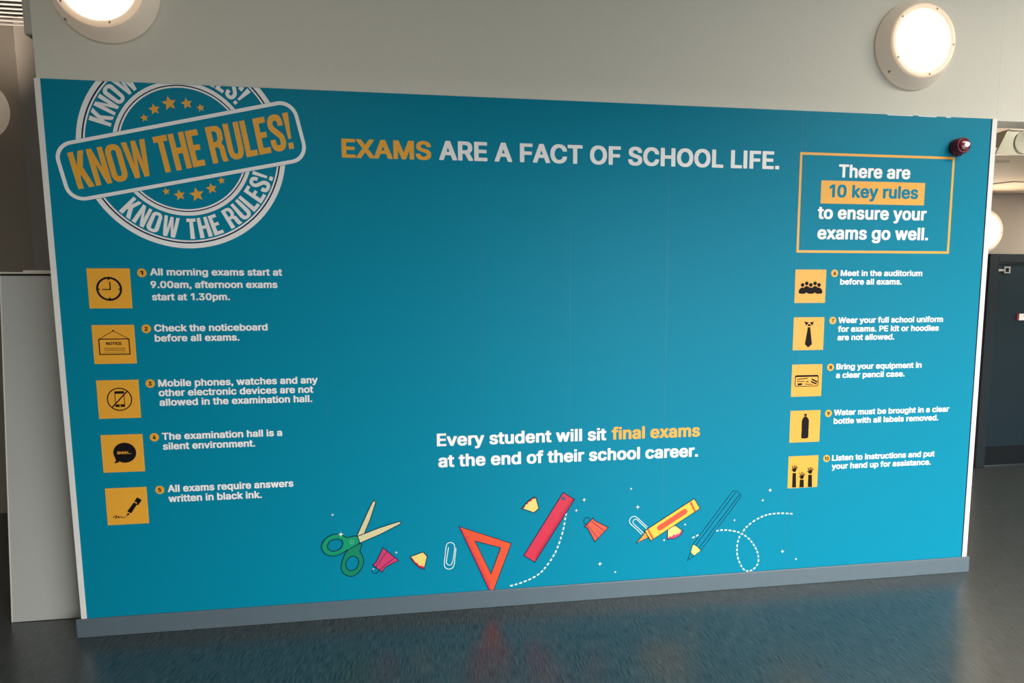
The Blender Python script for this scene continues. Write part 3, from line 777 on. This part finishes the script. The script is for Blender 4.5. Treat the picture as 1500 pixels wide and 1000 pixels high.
FQ = [(1172.3, 222.6), (1398.6, 230.0), (1390.0, 371.8), (1166.3, 369.6)]
FP = [bp(*q) for q in FQ]
fx0, fx1 = (FP[0][0] + FP[3][0]) / 2, (FP[1][0] + FP[2][0]) / 2
fz1, fz0 = (FP[0][1] + FP[1][1]) / 2, (FP[2][1] + FP[3][1]) / 2
fw = 0.0125
note = flat('note_frame', [[[(fx0, fz0), (fx1, fz0), (fx1, fz1), (fx0, fz1)],
                            [(fx0 + fw, fz0 + fw), (fx1 - fw, fz0 + fw), (fx1 - fw, fz1 - fw), (fx0 + fw, fz1 - fw)]]],
            M['orange'], board, label='thin orange rectangular frame around the key rules note')
GP = [bp(*q) for q in ((1203, 264.4), (1355.4, 267.6), (1353, 300.6), (1202, 298))]
gx0, gx1, gz1, gz0 = (GP[0][0] + GP[3][0]) / 2, (GP[1][0] + GP[2][0]) / 2, (GP[0][1] + GP[1][1]) / 2, (GP[2][1] + GP[3][1]) / 2
flat('note_bar', [[(gx0, gz0), (gx1, gz0), (gx1, gz1), (gx0, gz1)]], M['orange'], note, label='solid orange bar behind the words 10 key rules')
text_part('note_lettering', [('There are', (1228.4, 259.8), (1333, 262.4), 19.0), ('to ensure your', (1197.4, 321), (1356.6, 322.4), 18.6),
                             ('exams go well.', (1197, 350.6), (1359, 351.4), 18.6)], M['white'], note,
          label='white word inside the orange frame', by_word=True)
text_part('note_lettering', [('10 key rules', (1214.5, 289.4), (1344.4, 291.0), 18.6)], M['teal'], note, 1, label='teal word on the orange bar', by_word=True)

# ---- the ten rules
RULES = [
    ('left', [('All morning exams start at', (220.1, 404), (413.5, 402.9), 10.2), ('9.00am, afternoon exams', (220.9, 422.2), (406.6, 421.2), 10.2),
              ('start at 1.30pm.', (223, 440.2), (336.9, 439.0), 10.2)], (207.8, 399.5), '1', ((127, 393), (190, 393), (194, 451), (131, 452)),
     'morning and afternoon start times'),
    ('left', [('Check the noticeboard', (226.2, 485.6), (392.2, 483.7), 10.2), ('before all exams.', (227, 500.7), (350.8, 498.2), 10.2)],
     (214.3, 481.4), '2', ((134, 476), (196.6, 475.6), (200.3, 532), (138.6, 533)), 'checking the noticeboard'),
    ('left', [('Mobile phones, watches and any', (232, 565.9), (465.6, 561.4), 10.3), ('other electronic devices are not', (232.8, 580.2), (459, 575.0), 10.3),
              ('allowed in the examination hall.', (234, 594.2), (457.4, 588.6), 10.3)], (220.1, 561.6), '3',
     ((141, 557), (203, 556), (206.5, 611.5), (145.2, 613.4)), 'mobile phones and watches'),
    ('left', [('The examination hall is a', (237.7, 643.8), (413.5, 638.6), 10.3), ('silent environment.', (238.9, 658.2), (373.8, 654.2), 10.3)],
     (226.2, 640.2), '4', ((147.5, 637.2), (209, 635.2), (212.3, 690), (151.5, 692)), 'silence in the examination hall'),
    ('left', [('All exams require answers', (245.9, 720.2), (429.9, 713.0), 10.4), ('written in black ink.', (247.1, 735.0), (383.6, 729.2), 10.4)],
     (234.2, 717.2), '5', ((154, 715.5), (215, 712.5), (218, 766), (158, 769)), 'answers in black ink'),
    ('right', [('Meet in the auditorium', (1231.2, 404.3), (1350.7, 404.2), 8.6), ('before all exams.', (1230.5, 416.6), (1320.5, 416.8), 8.6)],
     (1222.6, 400.1), '6', ((1165, 394.6), (1210, 394.8), (1208.8, 443.4), (1163.8, 443.6)), 'meeting in the auditorium'),
    ('right', [('Wear your full school uniform', (1227.9, 472.7), (1381, 471.9), 8.5), ('for exams. PE kit or hoodies', (1227.2, 485.6), (1374.9, 484.6), 8.5),
               ('are not allowed.', (1226.5, 498.2), (1309.7, 497.2), 8.5)], (1219.8, 469.3), '7',
     ((1162.6, 464.6), (1207.2, 464.4), (1206, 512.4), (1161.3, 512.6)), 'full school uniform'),
    ('right', [('Bring your equipment in', (1225, 540.8), (1349.7, 538.7), 8.4), ('a clear pencil case.', (1224.3, 553.4), (1324.8, 551.4), 8.4)],
     (1216.6, 537.8), '8', ((1160.2, 534), (1204.4, 533), (1202.8, 579.8), (1158.6, 581)), 'a clear pencil case'),
    ('right', [('Water must be brought in a clear', (1221.5, 607.7), (1390, 603.2), 8.3), ('bottle with all labels removed.', (1221.1, 620.2), (1374.1, 615.8), 8.3)],
     (1213.5, 605.3), '9', ((1157.6, 601.6), (1201.4, 600.4), (1200.4, 646.4), (1156.4, 648.2)), 'water in a clear bottle'),
    ('right', [('Listen to instructions and put', (1218.6, 674.3), (1368.7, 668.6), 8.3), ('your hand up for assistance.', (1218.2, 686.6), (1363, 680.6), 8.3)],
     (1210.8, 671.2), '10', ((1155, 668.2), (1198.6, 666.6), (1197, 713), (1153.6, 714.8)), 'putting your hand up'),
]
ICONS = []
for side, lines, disc, num, sq, what in RULES:
    text_part('rule_lettering', lines, M['white'], board, label='white rule lettering')
    c = bp(*disc)
    d = flat('rule_number', [circle(c, 0.0195, 40)], M['orange'], board, 0, label='small orange disc numbered ' + num + ' beside its rule')
    hw = 2.3 if num != '10' else 3.6
    cap = 6.0 if side == 'left' else 5.2
    if side == 'right':
        hw *= .8
    text_part('number', [(num, (disc[0] - hw, disc[1] + cap / 2), (disc[0] + hw, disc[1] + cap / 2), cap)], M['black'], d, 1)
    P = [bp(*q) for q in sq]
    x0, x1 = (P[0][0] + P[3][0]) / 2, (P[1][0] + P[2][0]) / 2
    zt, zb = (P[0][1] + P[1][1]) / 2, (P[2][1] + P[3][1]) / 2
    ic = flat('rule_icon', [[(x0, zb), (x1, zb), (x1, zt), (x0, zt)]], M['orange'], board, 0, label='orange square icon for the rule on ' + what)
    ICONS.append((ic, x0, x1, zb, zt))

# pictograms; each drawn in the icon's own 0..1 square
def U(i):
    ic, x0, x1, zb, zt = ICONS[i]
    return ic, (lambda x, z: (x0 + (x1 - x0) * x, zb + (zt - zb) * z)), (x1 - x0)


ic, u, s = U(0)   # clock
flat('clock_face', [[circle(u(.49, .49), .30 * s, 64), circle(u(.49, .49), .252 * s, 64)],
                    line([u(.49, .78), u(.49, .71)], .035 * s), line([u(.49, .20), u(.49, .27)], .04 * s),
                    line([u(.20, .48), u(.275, .48)], .03 * s), line([u(.78, .48), u(.705, .48)], .03 * s)], M['black'], ic, 1)
flat('clock_hands', [line([u(.33, .475), u(.515, .475), u(.515, .67)], .026 * s)], M['black'], ic, 1)
ic, u, s = U(1)   # notice
flat('hanging_sign', [line([u(.145, .64), u(.855, .64), u(.855, .245), u(.145, .245)], .024 * s, True),
                      line([u(.16, .645), u(.5, .85), u(.84, .645)], .013 * s),
                      circle(u(.5, .85), .022 * s, 16),
                      line([u(.25, .40), u(.755, .40)], .013 * s), line([u(.25, .35), u(.755, .35)], .013 * s), line([u(.21, .295), u(.755, .295)], .006 * s)],
     M['black'], ic, 1)
text_part('sign_word', [('NOTICE', (155.7, 505.2), (178.6, 504.8), 4.4)], M['black'], ic, 1)
ic, u, s = U(2)   # no phones
flat('barred_circle', [[circle(u(.52, .50), .30 * s, 64), circle(u(.52, .50), .274 * s, 64)], line([u(.325, .285), u(.715, .705)], .03 * s)], M['black'], ic, 1)
flat('phone', [[round_rect(*u(.525, .505), .115 * s, .205 * s, .02 * s), [u(.425, .645), u(.425, .365), u(.625, .365), u(.625, .645)]]], M['black'], ic, 1)
flat('phone_button', [circle(u(.525, .33), .016 * s, 14)], M['orange'], ic, 2)
ic, u, s = U(3)   # speech bubble
bub = [(u(.545, .515)[0] + .275 * s * math.cos(a), u(.545, .515)[1] + .265 * s * math.sin(a)) for a in [R_(-128 + k * 8) for k in range(40)]]
flat('speech_bubble', [bub + [u(.32, .33), u(.31, .285), u(.26, .25), u(.33, .245), u(.40, .275)]], M['black'], ic, 1)
text_part('bubble_word', [('SHHH...', (172.0, 665.2), (192.6, 664.2), 4.0)], M['orange'], ic, 2)
ic, u, s = U(4)   # pen
pz = Z(140, 700, 8.333)
flat('pen', [[pz(508, 233), pz(566, 266), pz(520, 332), pz(500, 318), pz(510, 302), pz(474, 283)],
             [pz(470, 292), pz(508, 318), pz(436, 430), pz(388, 406)],
             [pz(395, 424), pz(420, 440), pz(374, 468)]], M['black'], ic, 1)
flat('scribble', [line(spline([pz(212, 484), pz(258, 455), pz(245, 490), pz(285, 465), pz(282, 485), pz(315, 470), pz(325, 480), pz(374, 472)], 6), .016 * s)], M['black'], ic, 1)
ic, u, s = U(5)   # five people
pz = Z(1150, 385, 7.143)
for hx, hy, bx, by, front in ((226, 214, 226, 275, 0), (313, 214, 313, 275, 0), (182, 230, 180, 290, 1), (268, 230, 266, 290, 1), (354, 230, 350, 290, 1)):
    c = pz(hx, hy)
    body = spline([pz(bx - 38, by + 20), pz(bx - 30, by - 15), pz(bx, by - 34), pz(bx + 30, by - 15), pz(bx + 38, by + 20), pz(bx + 18, by + 31), pz(bx - 18, by + 31)], 5, True)
    flat('figure', [circle(c, .057 * s, 24), body], M['black'], ic, 1 + front)
ic, u, s = U(6)   # tie
flat('collar', [[pz(200, 612), pz(246, 622), pz(222, 656)], [pz(302, 614), pz(258, 622), pz(282, 656)], [pz(240, 640), pz(262, 640), pz(268, 660), pz(236, 660)]], M['black'], ic, 1)
flat('tie', [[pz(238, 672), pz(262, 672), pz(280, 850), pz(240, 884), pz(206, 850)]], M['black'], ic, 1)
ic, u, s = U(7)   # pencil case
pz = Z(1150, 520, 7.143)
c0, c1 = pz(100, 330), pz(350, 205)
ccx, ccz = (c0[0] + c1[0]) / 2, (c0[1] + c1[1]) / 2
hx, hz = (c1[0] - c0[0]) / 2, (c1[1] - c0[1]) / 2
flat('pencil_case', [[round_rect(ccx, ccz, hx, hz, .05 * s), round_rect(ccx, ccz - hz * .10, hx - .022 * s, hz * .90 - .02 * s, .035 * s)]], M['black'], ic, 1)
flat('pencil', [[pz(122, 250), pz(236, 236), pz(238, 245), pz(124, 258)], [pz(122, 270), pz(205, 272), pz(205, 279), pz(124, 277)]], M['black'], ic, 1)
flat('pencil', [line([pz(278, 250), pz(336, 280)], .045 * s), line([pz(270, 275), pz(328, 300)], .045 * s)], M['black'], ic, 1)
flat('eraser', [[pz(130, 296), pz(180, 292), pz(178, 312), pz(132, 318)], [pz(205, 296), pz(290, 304), pz(288, 310), pz(208, 304)], [pz(220, 274), pz(246, 270), pz(242, 280), pz(222, 284)]], M['black'], ic, 1)
ic, u, s = U(8)   # bottle
flat('bottle', [[u(.46, .895), u(.545, .895), u(.545, .80), u(.60, .74), u(.625, .68), u(.625, .40), u(.61, .38), u(.625, .36), u(.625, .16), u(.585, .115),
                 u(.545, .125), u(.505, .108), u(.46, .125), u(.425, .112), u(.39, .15), u(.39, .36), u(.405, .38), u(.39, .40), u(.39, .68), u(.41, .74), u(.46, .80)]],
     M['black'], ic, 1)
flat('bottle_ring', [line([u(.44, .825), u(.565, .825)], .012 * s)], M['orange'], ic, 2)
ic, u, s = U(9)   # raised hands
pz = Z(1145, 655, 14.29)
for hx, hy, x0, x1, top, bot in ((265, 370, 228, 298, 535, 838), (422, 515, 380, 460, 672, 834), (596, 408, 556, 632, 570, 828)):
    sh = [[pz(hx - 30, hy + 142), pz(hx - 42, hy + 105), pz(hx - 28, hy + 75), pz(hx + 20, hy + 70), pz(hx + 40, hy + 85), pz(hx + 36, hy + 118), pz(hx + 22, hy + 142)]]
    for fx, fy, tx, ty in ((-22, 90, -46, 15), (0, 85, 2, 0), (16, 85, 40, 12), (28, 95, 66, 40), (-34, 110, -62, 85)):
        sh.append(line([pz(hx + fx, hy + fy), pz(hx + tx, hy + ty)], .028 * s))
    flat('raised_hand', sh, M['black'], ic, 1)
    flat('sleeve', [[pz(x0, top), pz(x1, top), pz(x1 + 1, bot), pz(x0 - 12, bot)]], M['black'], ic, 1)

# ---- stationery drawings along the foot of the board
PXM = 0.0030   # about one photo pixel on the board, in metres


def outlined(name, shapes, material, parent, layer=1, w=1.35, label=None, lm='navy'):
    """filled shapes with a thin dark outline (the outline is a part of the drawing)."""
    o = flat(name, shapes, material, parent, layer, label)
    ln = []
    for sh in shapes:
        polys = sh if isinstance(sh[0][0], (tuple, list)) else [sh]
        ln += [line(p, w * PXM, True) for p in polys]
    flat('outline', ln, M[lm], parent, layer + 1)
    return o


def drawing(name, shapes, material, layer=1, label=None, w=1.35):
    """the first shape of a drawing; the rest hang from it."""
    o = flat(name, shapes, material, board, layer, label)
    ln = []
    for sh in shapes:
        polys = sh if isinstance(sh[0][0], (tuple, list)) else [sh]
        ln += [line(p, w * PXM, True) for p in polys]
    flat('outline', ln, M['navy'], o, layer + 1)
    return o


# scissors
q = Z(465, 725, 8.0)
lower = spline([q(345, 655), q(300, 745), q(280, 830), q(300, 905), q(370, 948), q(440, 938), q(510, 870), q(542, 780), q(520, 690), q(498, 655), q(518, 570), q(440, 590)], 6, True)
lhole = spline([q(412, 713), q(470, 735), q(485, 790), q(455, 855), q(390, 882), q(345, 855), q(335, 800), q(360, 745)], 6, True)
sc = drawing('scissors', [[lower, lhole]], M['dgreen'], 1, 'green handled scissors drawn half open with cream blades')
outlined('blade', [[q(462, 478)] + spline([q(560, 260), q(640, 90), q(675, 62), q(682, 90)], 4) + [q(620, 280), q(552, 445), q(540, 475)]], M['cream'], sc, 1)
outlined('blade', [[q(470, 480)] + spline([q(700, 390), q(930, 315), q(978, 312), q(972, 335)], 4) + [q(740, 455), q(490, 562)]], M['cream'], sc, 3)
upper = spline([q(345, 492), q(270, 458), q(180, 460), q(95, 510), q(52, 590), q(80, 670), q(165, 708), q(250, 695), q(360, 635), q(480, 568), q(490, 530), q(462, 478), q(410, 480)], 6, True)
uhole = spline([q(225, 510), q(285, 525), q(300, 570), q(270, 625), q(195, 655), q(135, 635), q(120, 590), q(150, 535)], 6, True)
outlined('handle', [[upper, uhole]], M['green'], sc, 5)
flat('pivot', [[circle(q(405, 545), .0105, 24), circle(q(405, 545), .0065, 24)]], M['mint'], sc, 6)

# pink binder clip
q = Z(535, 790, 10.0)
pc = drawing('binder_clip', [[q(262, 118), q(490, 305), q(350, 375), q(285, 415), q(250, 478), q(112, 370), q(155, 335), q(185, 275)]], M['pink'], 1, 'pink binder clip drawing beside the scissors')
flat('fold_line', [line([q(320, 168), q(155, 400)], .9 * PXM), line([q(430, 262), q(205, 445)], .9 * PXM)], M['navy'], pc, 2)
flat('wire_loop', [line(spline([q(140, 395), q(102, 440), q(120, 485), q(165, 492), q(205, 450)], 6), .9 * PXM)], M['navy'], pc, 2)
# shaving between clip and paperclip
sv = drawing('pencil_shaving', [[q(660, 250), q(850, 178), q(868, 205), q(885, 205), q(890, 228), q(912, 232), q(865, 432), q(790, 405), q(715, 335), q(680, 285)]], M['yellow'], 1, 'yellow pencil shaving drawing beside the pink clip')
flat('shaving_edge', [[q(660, 250)] + spline([q(690, 270), q(715, 300), q(735, 330), q(765, 340), q(790, 375), q(820, 380), q(865, 395)], 4) + [q(862, 432), q(790, 405), q(715, 335), q(680, 285)]], M['red'], sv, 2)
# upright paperclip
flat('paperclip', [line(spline([q(1330, 120), q(1318, 230), q(1302, 360), q(1275, 415), q(1222, 432), q(1175, 410), q(1158, 360), q(1170, 230), q(1185, 100), q(1210, 55), q(1252, 42),
                                q(1295, 62), q(1310, 110), q(1298, 230), q(1280, 320), q(1258, 365), q(1225, 372), q(1195, 350), q(1190, 310), q(1205, 210), q(1220, 112)], 6), 1.3 * PXM)],
     M['dashes'], board, 1, 'pale blue upright paperclip drawing')
# set square
q = Z(665, 760, 9.09)
tri = [q(68, 97), q(765, 322), q(530, 945), q(468, 945)]
thole = [q(280, 290), q(622, 380), q(494, 728)]
ts = drawing('set_square', [[tri, thole]], M['ored'], 1, 'orange red set square drawing standing on its point', 1.2)
tick = []
for k in range(22):
    t = .10 + .85 * k / 21
    a = (130 + (490 - 130) * t, 165 + (900 - 165) * t)
    L_ = 22 if k % 5 == 0 else 12
    tick.append(line([q(*a), q(a[0] + L_, a[1] - L_ * .42)], .8 * PXM))
flat('tick_mark', tick, M['tick'], ts, 2)
flat('bevel_edge', [[q(75, 110), q(110, 140), q(495, 930), q(470, 940)]], M['red'], ts, 2)
# ruler
q = Z(755, 715, 8.333)
ru = drawing('ruler', [[q(583, 50), q(722, 135), q(238, 900), q(102, 818)]], M['red'], 1, 'crimson ruler drawing lying aslant')
flat('bevel_edge', [[q(700, 122), q(722, 135), q(238, 900), q(250, 835)]], M['dred'], ru, 2)
flat('hang_hole', [[circle(q(585, 122), .0075, 24)]], M['teal'], ru, 2)
flat('hole_rim', [[circle(q(585, 122), .0085, 24), circle(q(585, 122), .006, 24)]], M['navy'], ru, 3)
tick = []
for k in range(24):
    t = k / 23
    a = (665 + (262 - 665) * t, 170 + (810 - 170) * t)
    L_ = 26 if k % 5 == 0 else 14
    tick.append(line([q(*a), q(a[0] - L_ * .85, a[1] - L_ * .5)], .7 * PXM))
flat('tick_mark', tick, M['tick'], ru, 3)
# shaving above the ruler
sv = drawing('pencil_shaving', [[q(78, 245), q(150, 160), q(220, 108), q(250, 112), q(288, 248), q(262, 262), q(255, 280), q(238, 280), q(232, 298)]], M['yellow'], 1, 'yellow pencil shaving drawing left of the ruler')
flat('shaving_edge', [[q(78, 245), q(150, 160), q(220, 105), q(248, 110)] + spline([q(240, 128), q(205, 130), q(195, 155), q(160, 165), q(150, 190), q(120, 200), q(115, 225), q(98, 245)], 4)], M['red'], sv, 2)
# coral binder clip
q = Z(845, 705, 7.143)
pc = drawing('binder_clip', [[q(168, 380), q(185, 405), q(330, 480), q(188, 630), q(112, 485), q(80, 470)]], M['coral'], 1, 'coral red binder clip drawing right of the ruler')
flat('fold_line', [line([q(150, 412), q(285, 515)], .9 * PXM), line([q(105, 450), q(218, 590)], .9 * PXM)], M['navy'], pc, 2)
flat('wire_loop', [line(spline([q(138, 400), q(120, 375), q(90, 378), q(72, 405), q(80, 435), q(104, 445)], 6), .9 * PXM)], M['navy'], pc, 2)
# crayon with paperclip and shaving behind it
q = Z(910, 715, 11.11)
flat('paperclip', [line(spline([q(335, 750), q(230, 650), q(150, 575), q(135, 520), q(165, 470), q(215, 455), q(265, 480), q(340, 550), q(425, 630)], 6), 1.15 * PXM),
                   line(spline([q(365, 730), q(270, 640), q(205, 580), q(190, 540), q(215, 505), q(250, 505), q(320, 570), q(410, 655)], 6), 1.15 * PXM)], M['dashes'], board, 1,
     'pale paperclip drawing tucked behind the crayon')
sv = drawing('pencil_shaving', [[q(755, 650), q(880, 600), q(1005, 690), q(960, 760), q(870, 815), q(750, 825)]], M['yellow'], 1, 'yellow pencil shaving drawing below the crayon')
flat('shaving_edge', [[q(750, 825), q(762, 800), q(800, 775), q(812, 790), q(860, 745), q(880, 765), q(912, 730), q(925, 745), q(965, 710), q(962, 680), q(1005, 690), q(960, 760), q(870, 812)]], M['pink'], sv, 2)
cr = drawing('crayon', [[q(1185, 165), q(1282, 325), q(480, 850), q(378, 690)]], M['crayon'], 3, 'yellow and orange crayon drawing', 1.2)
outlined('crayon_tip', [[q(392, 705), q(440, 800), q(245, 888)]], M['tip'], cr, 3)
flat('stripe', [[q(1140, 210), q(1218, 375), q(1190, 390), q(1110, 232)], [q(445, 655), q(530, 815), q(500, 828), q(420, 672)]], M['ored'], cr, 4)
a, b = q(625, 640), q(1030, 375)
an = math.atan2(b[1] - a[1], b[0] - a[0])
flat('label_panel', [round_rect((a[0] + b[0]) / 2, (a[1] + b[1]) / 2, math.dist(a, b) / 2 + .0145, .0145, .0144, an)], M['ored'], cr, 4)
# blue pencil
q = Z(995, 705, 7.143)
body = [q(140, 660)] + spline([q(555, 105), q(600, 98), q(640, 135), q(640, 165)], 5) + [q(225, 722), q(205, 697), q(172, 668)]
pn = flat('pencil', [[q(140, 660), q(172, 668), q(205, 697), q(225, 722), q(155, 775), q(118, 740)]], M['yellow'], board, 1, 'blue outlined pencil drawing with cream cut wood')
flat('pencil_body', [line(body, .85 * PXM, True), line([q(172, 668), q(590, 112)], 1.0 * PXM), line([q(205, 697), q(628, 138)], 1.0 * PXM)], M['navy'], pn, 1)
flat('pencil_point', [line([q(140, 660), q(118, 740), q(85, 825), q(155, 775), q(225, 722)], .85 * PXM), line([q(118, 740), q(155, 775)], .85 * PXM)], M['navy'], pn, 2)


# dashed trails
def dashed(name, pts, w, on, off, label):
    path = spline(pts, 24)
    bm = bmesh.new()
    seg, acc, drawing_on = [path[0]], 0.0, True
    for a, b in zip(path, path[1:]):
        l = math.dist(a, b)
        acc += l
        if drawing_on:
            seg.append(b)
        if acc >= (on if drawing_on else off):
            if drawing_on and len(seg) > 1:
                add_ribbon(bm, seg, w, 0)
            drawing_on = not drawing_on
            seg, acc = [b], 0.0
    if drawing_on and len(seg) > 1:
        add_ribbon(bm, seg, w, 0)
    return mesh_obj(name, bm, M['dashes'], board, label=label)


q = Z(755, 715, 8.333)
dashed('dashed_trail', [(bp(829.5, 751)), q(612, 345), q(585, 500), q(530, 680), q(460, 830), q(340, 995), bp(783, 844.5), bp(764, 853), bp(744.5, 858.5)], .0075, .0135, .0085, 'dashed curve trailing down from the ruler')
q = Z(995, 705, 7.143)
dashed('dashed_trail', [q(135, 590), q(175, 570), q(212, 552)], .0075, .0135, .0085, 'short dashes left of the blue pencil')
q2 = Z(1060, 700, 7.143)
dashed('dashed_trail', [q(385, 515), q(440, 508), q(520, 510), q(600, 525), q2(185, 578), q2(265, 635), q2(325, 715), q2(360, 800), q2(360, 885), q2(320, 945), q2(265, 972), q2(215, 958),
                        q2(170, 890), q2(142, 800), q2(142, 700), q2(165, 615), q2(195, 570), q2(240, 510), q2(330, 440), q2(450, 385), q2(580, 368), q2(720, 373)], .0075, .0135, .0085,
       'dashed loop right of the blue pencil')


def sparkle(u_, v_, r):
    c = bp(u_, v_)
    R0 = r * PXM
    pts = []
    for k in range(4):
        for j in range(8):
            t = j / 8
            a = k * math.pi / 2
            # concave sides between the points
            p = (math.cos(a) * (1 - t) ** 2.1, math.sin(a) * (1 - t) ** 2.1)
            b = a + math.pi / 2
            pts.append((c[0] + R0 * (p[0] + math.cos(b) * t ** 2.1), c[1] + R0 * (p[1] + math.sin(b) * t ** 2.1)))
    flat('sparkle', [pts], M['dashes'], board, 7)


for s_ in ((487.2, 753.4, 3.4), (499.6, 781.8, 5.6), (580.5, 808.4, 3.2), (547, 832.6, 2.8), (855.4, 731.4, 4.8), (843.9, 747, 3.6), (924, 715.3, 3.2), (933.7, 742, 5), (878.4, 825, 5),
           (900.8, 837, 3.2), (1003, 767.6, 3.2), (972.4, 790.2, 3.2), (1075.2, 761.2, 3.2), (1127.4, 717.4, 5), (1116.6, 732.2, 3.8), (1145.4, 806.8, 4.6), (1165.3, 817.9, 3.2)):
    sparkle(*s_)


# ================================================================== THINGS
def lamp(x, y, z, label, warm=False):
    """round bulkhead wall lamp; y is the wall face it is fixed to."""
    r = empty('wall_lamp', (x, y, z))
    tag(r, label, 'wall lamp', 'round bulkhead wall lamps')
    lathe('lamp_body', [(0.0, 0.0), (.213, 0.0), (.215, .004), (.214, .012), (.206, .030), (.194, .050), (.182, .064), (.177, .068), (.150, .068)], M['lampbody'], r, 96)
    lathe('lamp_rim', [(.150, .066), (.178, .066), (.1785, .071), (.176, .0755), (.170, .0775), (.160, .0760), (.152, .0735), (.150, .070), (.150, .066)], M['lamprim'], r, 96)
    lathe('lamp_diffuser', [(.1495, .067), (.1495, .0705), (.14, .0725), (.11, .076), (.07, .079), (.03, .0805), (0.0, .081)], M['lampwarm'] if warm else M['lampglass'], r, 96)
    for k in range(5):
        a = R_(68 + 72 * k)
        s = lathe('screw', [(.0045, .076), (.0045, .0795), (.003, .081), (0, .081)], M['screw'], r, 12)
        s.location = (.1645 * math.cos(a), 0.0015, .1645 * math.sin(a))
    s = lathe('screw', [(.005, .0), (.005, .008), (0, .009)], M['screw'], r, 12)
    s.location = (-.150, -.028, -.140)
    return r


lamp(4.074, 0.0058, 2.830, 'glowing round wall lamp above the right end of the teal board')
lamp(0.282, 0.0058, 2.862, 'glowing round wall lamp above the stamp emblem, cut by the top of the photo')
lamp(6.435, 2.0198, 2.168, 'glowing round wall lamp above the dark door in the corridor', warm=True)
lamp(-1.562, 2.0198, 2.918, 'round wall lamp on the shaded corridor wall at the left edge of the photo')

# red sounder on the board
bx, bz = 4.352, 2.336
al = empty('alarm_sounder', (bx, -0.0001, bz))
tag(al, 'small dark red alarm sounder fixed to the top right of the teal board', 'alarm')
lathe('base', [(0, 0), (.043, 0), (.044, .003), (.044, .018), (.041, .022), (.036, .023)], M['beacon'], al, 48)
lathe('body', [(.036, .022), (.0405, .024), (.0415, .028), (.0415, .046), (.039, .052), (.033, .054), (.032, .051), (.027, .050)], M['beacon'], al, 48)
lathe('lens', [(.0275, .050), (.027, .056), (.023, .060), (.015, .062), (.006, .0625), (0, .063)], M['beacon2'], al, 48)
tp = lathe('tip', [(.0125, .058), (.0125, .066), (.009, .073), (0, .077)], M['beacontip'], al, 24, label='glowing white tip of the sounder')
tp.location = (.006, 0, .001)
bm = bmesh.new()
add_box(bm, (-.012, -.03, -.047), (.012, -.012, -.040), .002)
mesh_obj('latch', bm, M['beacon'], al)

# white partition panel standing behind the left end of the wall
lean = math.atan2(0.147, 1.68)
pp = empty('partition_panel', (-0.446, 0.198, 0.0))
tag(pp, 'plain white partition panel standing behind the left end of the teal board', 'partition panel')
pp.rotation_euler = (-lean, 0, 0)
PL = 1.68 / math.cos(lean)
box('panel_sheet', (0.0, 0.0, 0.002), (1.05, 0.026, PL), M['panel'], pp, 0.002)
box('edge_band', (-0.0012, -0.0008, 0.002), (0.004, 0.0262, PL), M['rail'], pp)
box('rail_shadow', (0.0, 0.003, PL), (1.05, 0.024, PL + 0.011), M['gap'], pp)  # dark strip put in as the shadow under the top rail
box('top_rail', (0.0, 0.0, PL + 0.011), (1.05, 0.03, PL + 0.018), M['rail'], pp, label='pale rail along the top edge')
box('rear_rail', (0.08, 0.031, PL + 0.006), (1.0, 0.05, PL + 0.032), M['rail'], pp, 0.004, label='second pale rail behind the top edge')
box('rear_post', (-0.012, 0.03, 0.11), (0.012, 0.05, PL - 0.3), M['rail'], pp, 0.002)

# cream ceiling unit over the corridor, its round grille facing out
cu_ = empty('ceiling_unit', (5.62, 0.79, 2.5605))
tag(cu_, 'cream ceiling unit with a round grille above the corridor opening at right', 'ceiling unit')
bm = bmesh.new()
prof = [(-.28, -.045), (-.20, .118), (.35, .118), (.35, -.045)]
f0 = [bm.verts.new((x, -0.02, z)) for x, z in prof]
f1 = [bm.verts.new((x, 0.35, z + .001)) for x, z in prof]
bm.faces.new(f0)
bm.faces.new(f1[::-1])
for k in range(4):
    bm.faces.new((f0[k], f1[k], f1[(k + 1) % 4], f0[(k + 1) % 4]))
bmesh.ops.recalc_face_normals(bm, faces=bm.faces[:])
mesh_obj('casing', bm, M['unit'], cu_)
g = lathe('grille', [(0, 0), (.075, 0), (.075, .006), (.068, .008), (.064, .004), (0, .004)], M['unitdark'], cu_, 48)
g.location = (-.075, -0.02, .035)
bm = bmesh.new()
add_box(bm, (-.285, -.03, -.05), (.355, -.0205, -.042))
add_box(bm, (-.2, -.03, .112), (.355, -.0205, .120))
mesh_obj('casing_edge', bm, M['rail'], cu_)
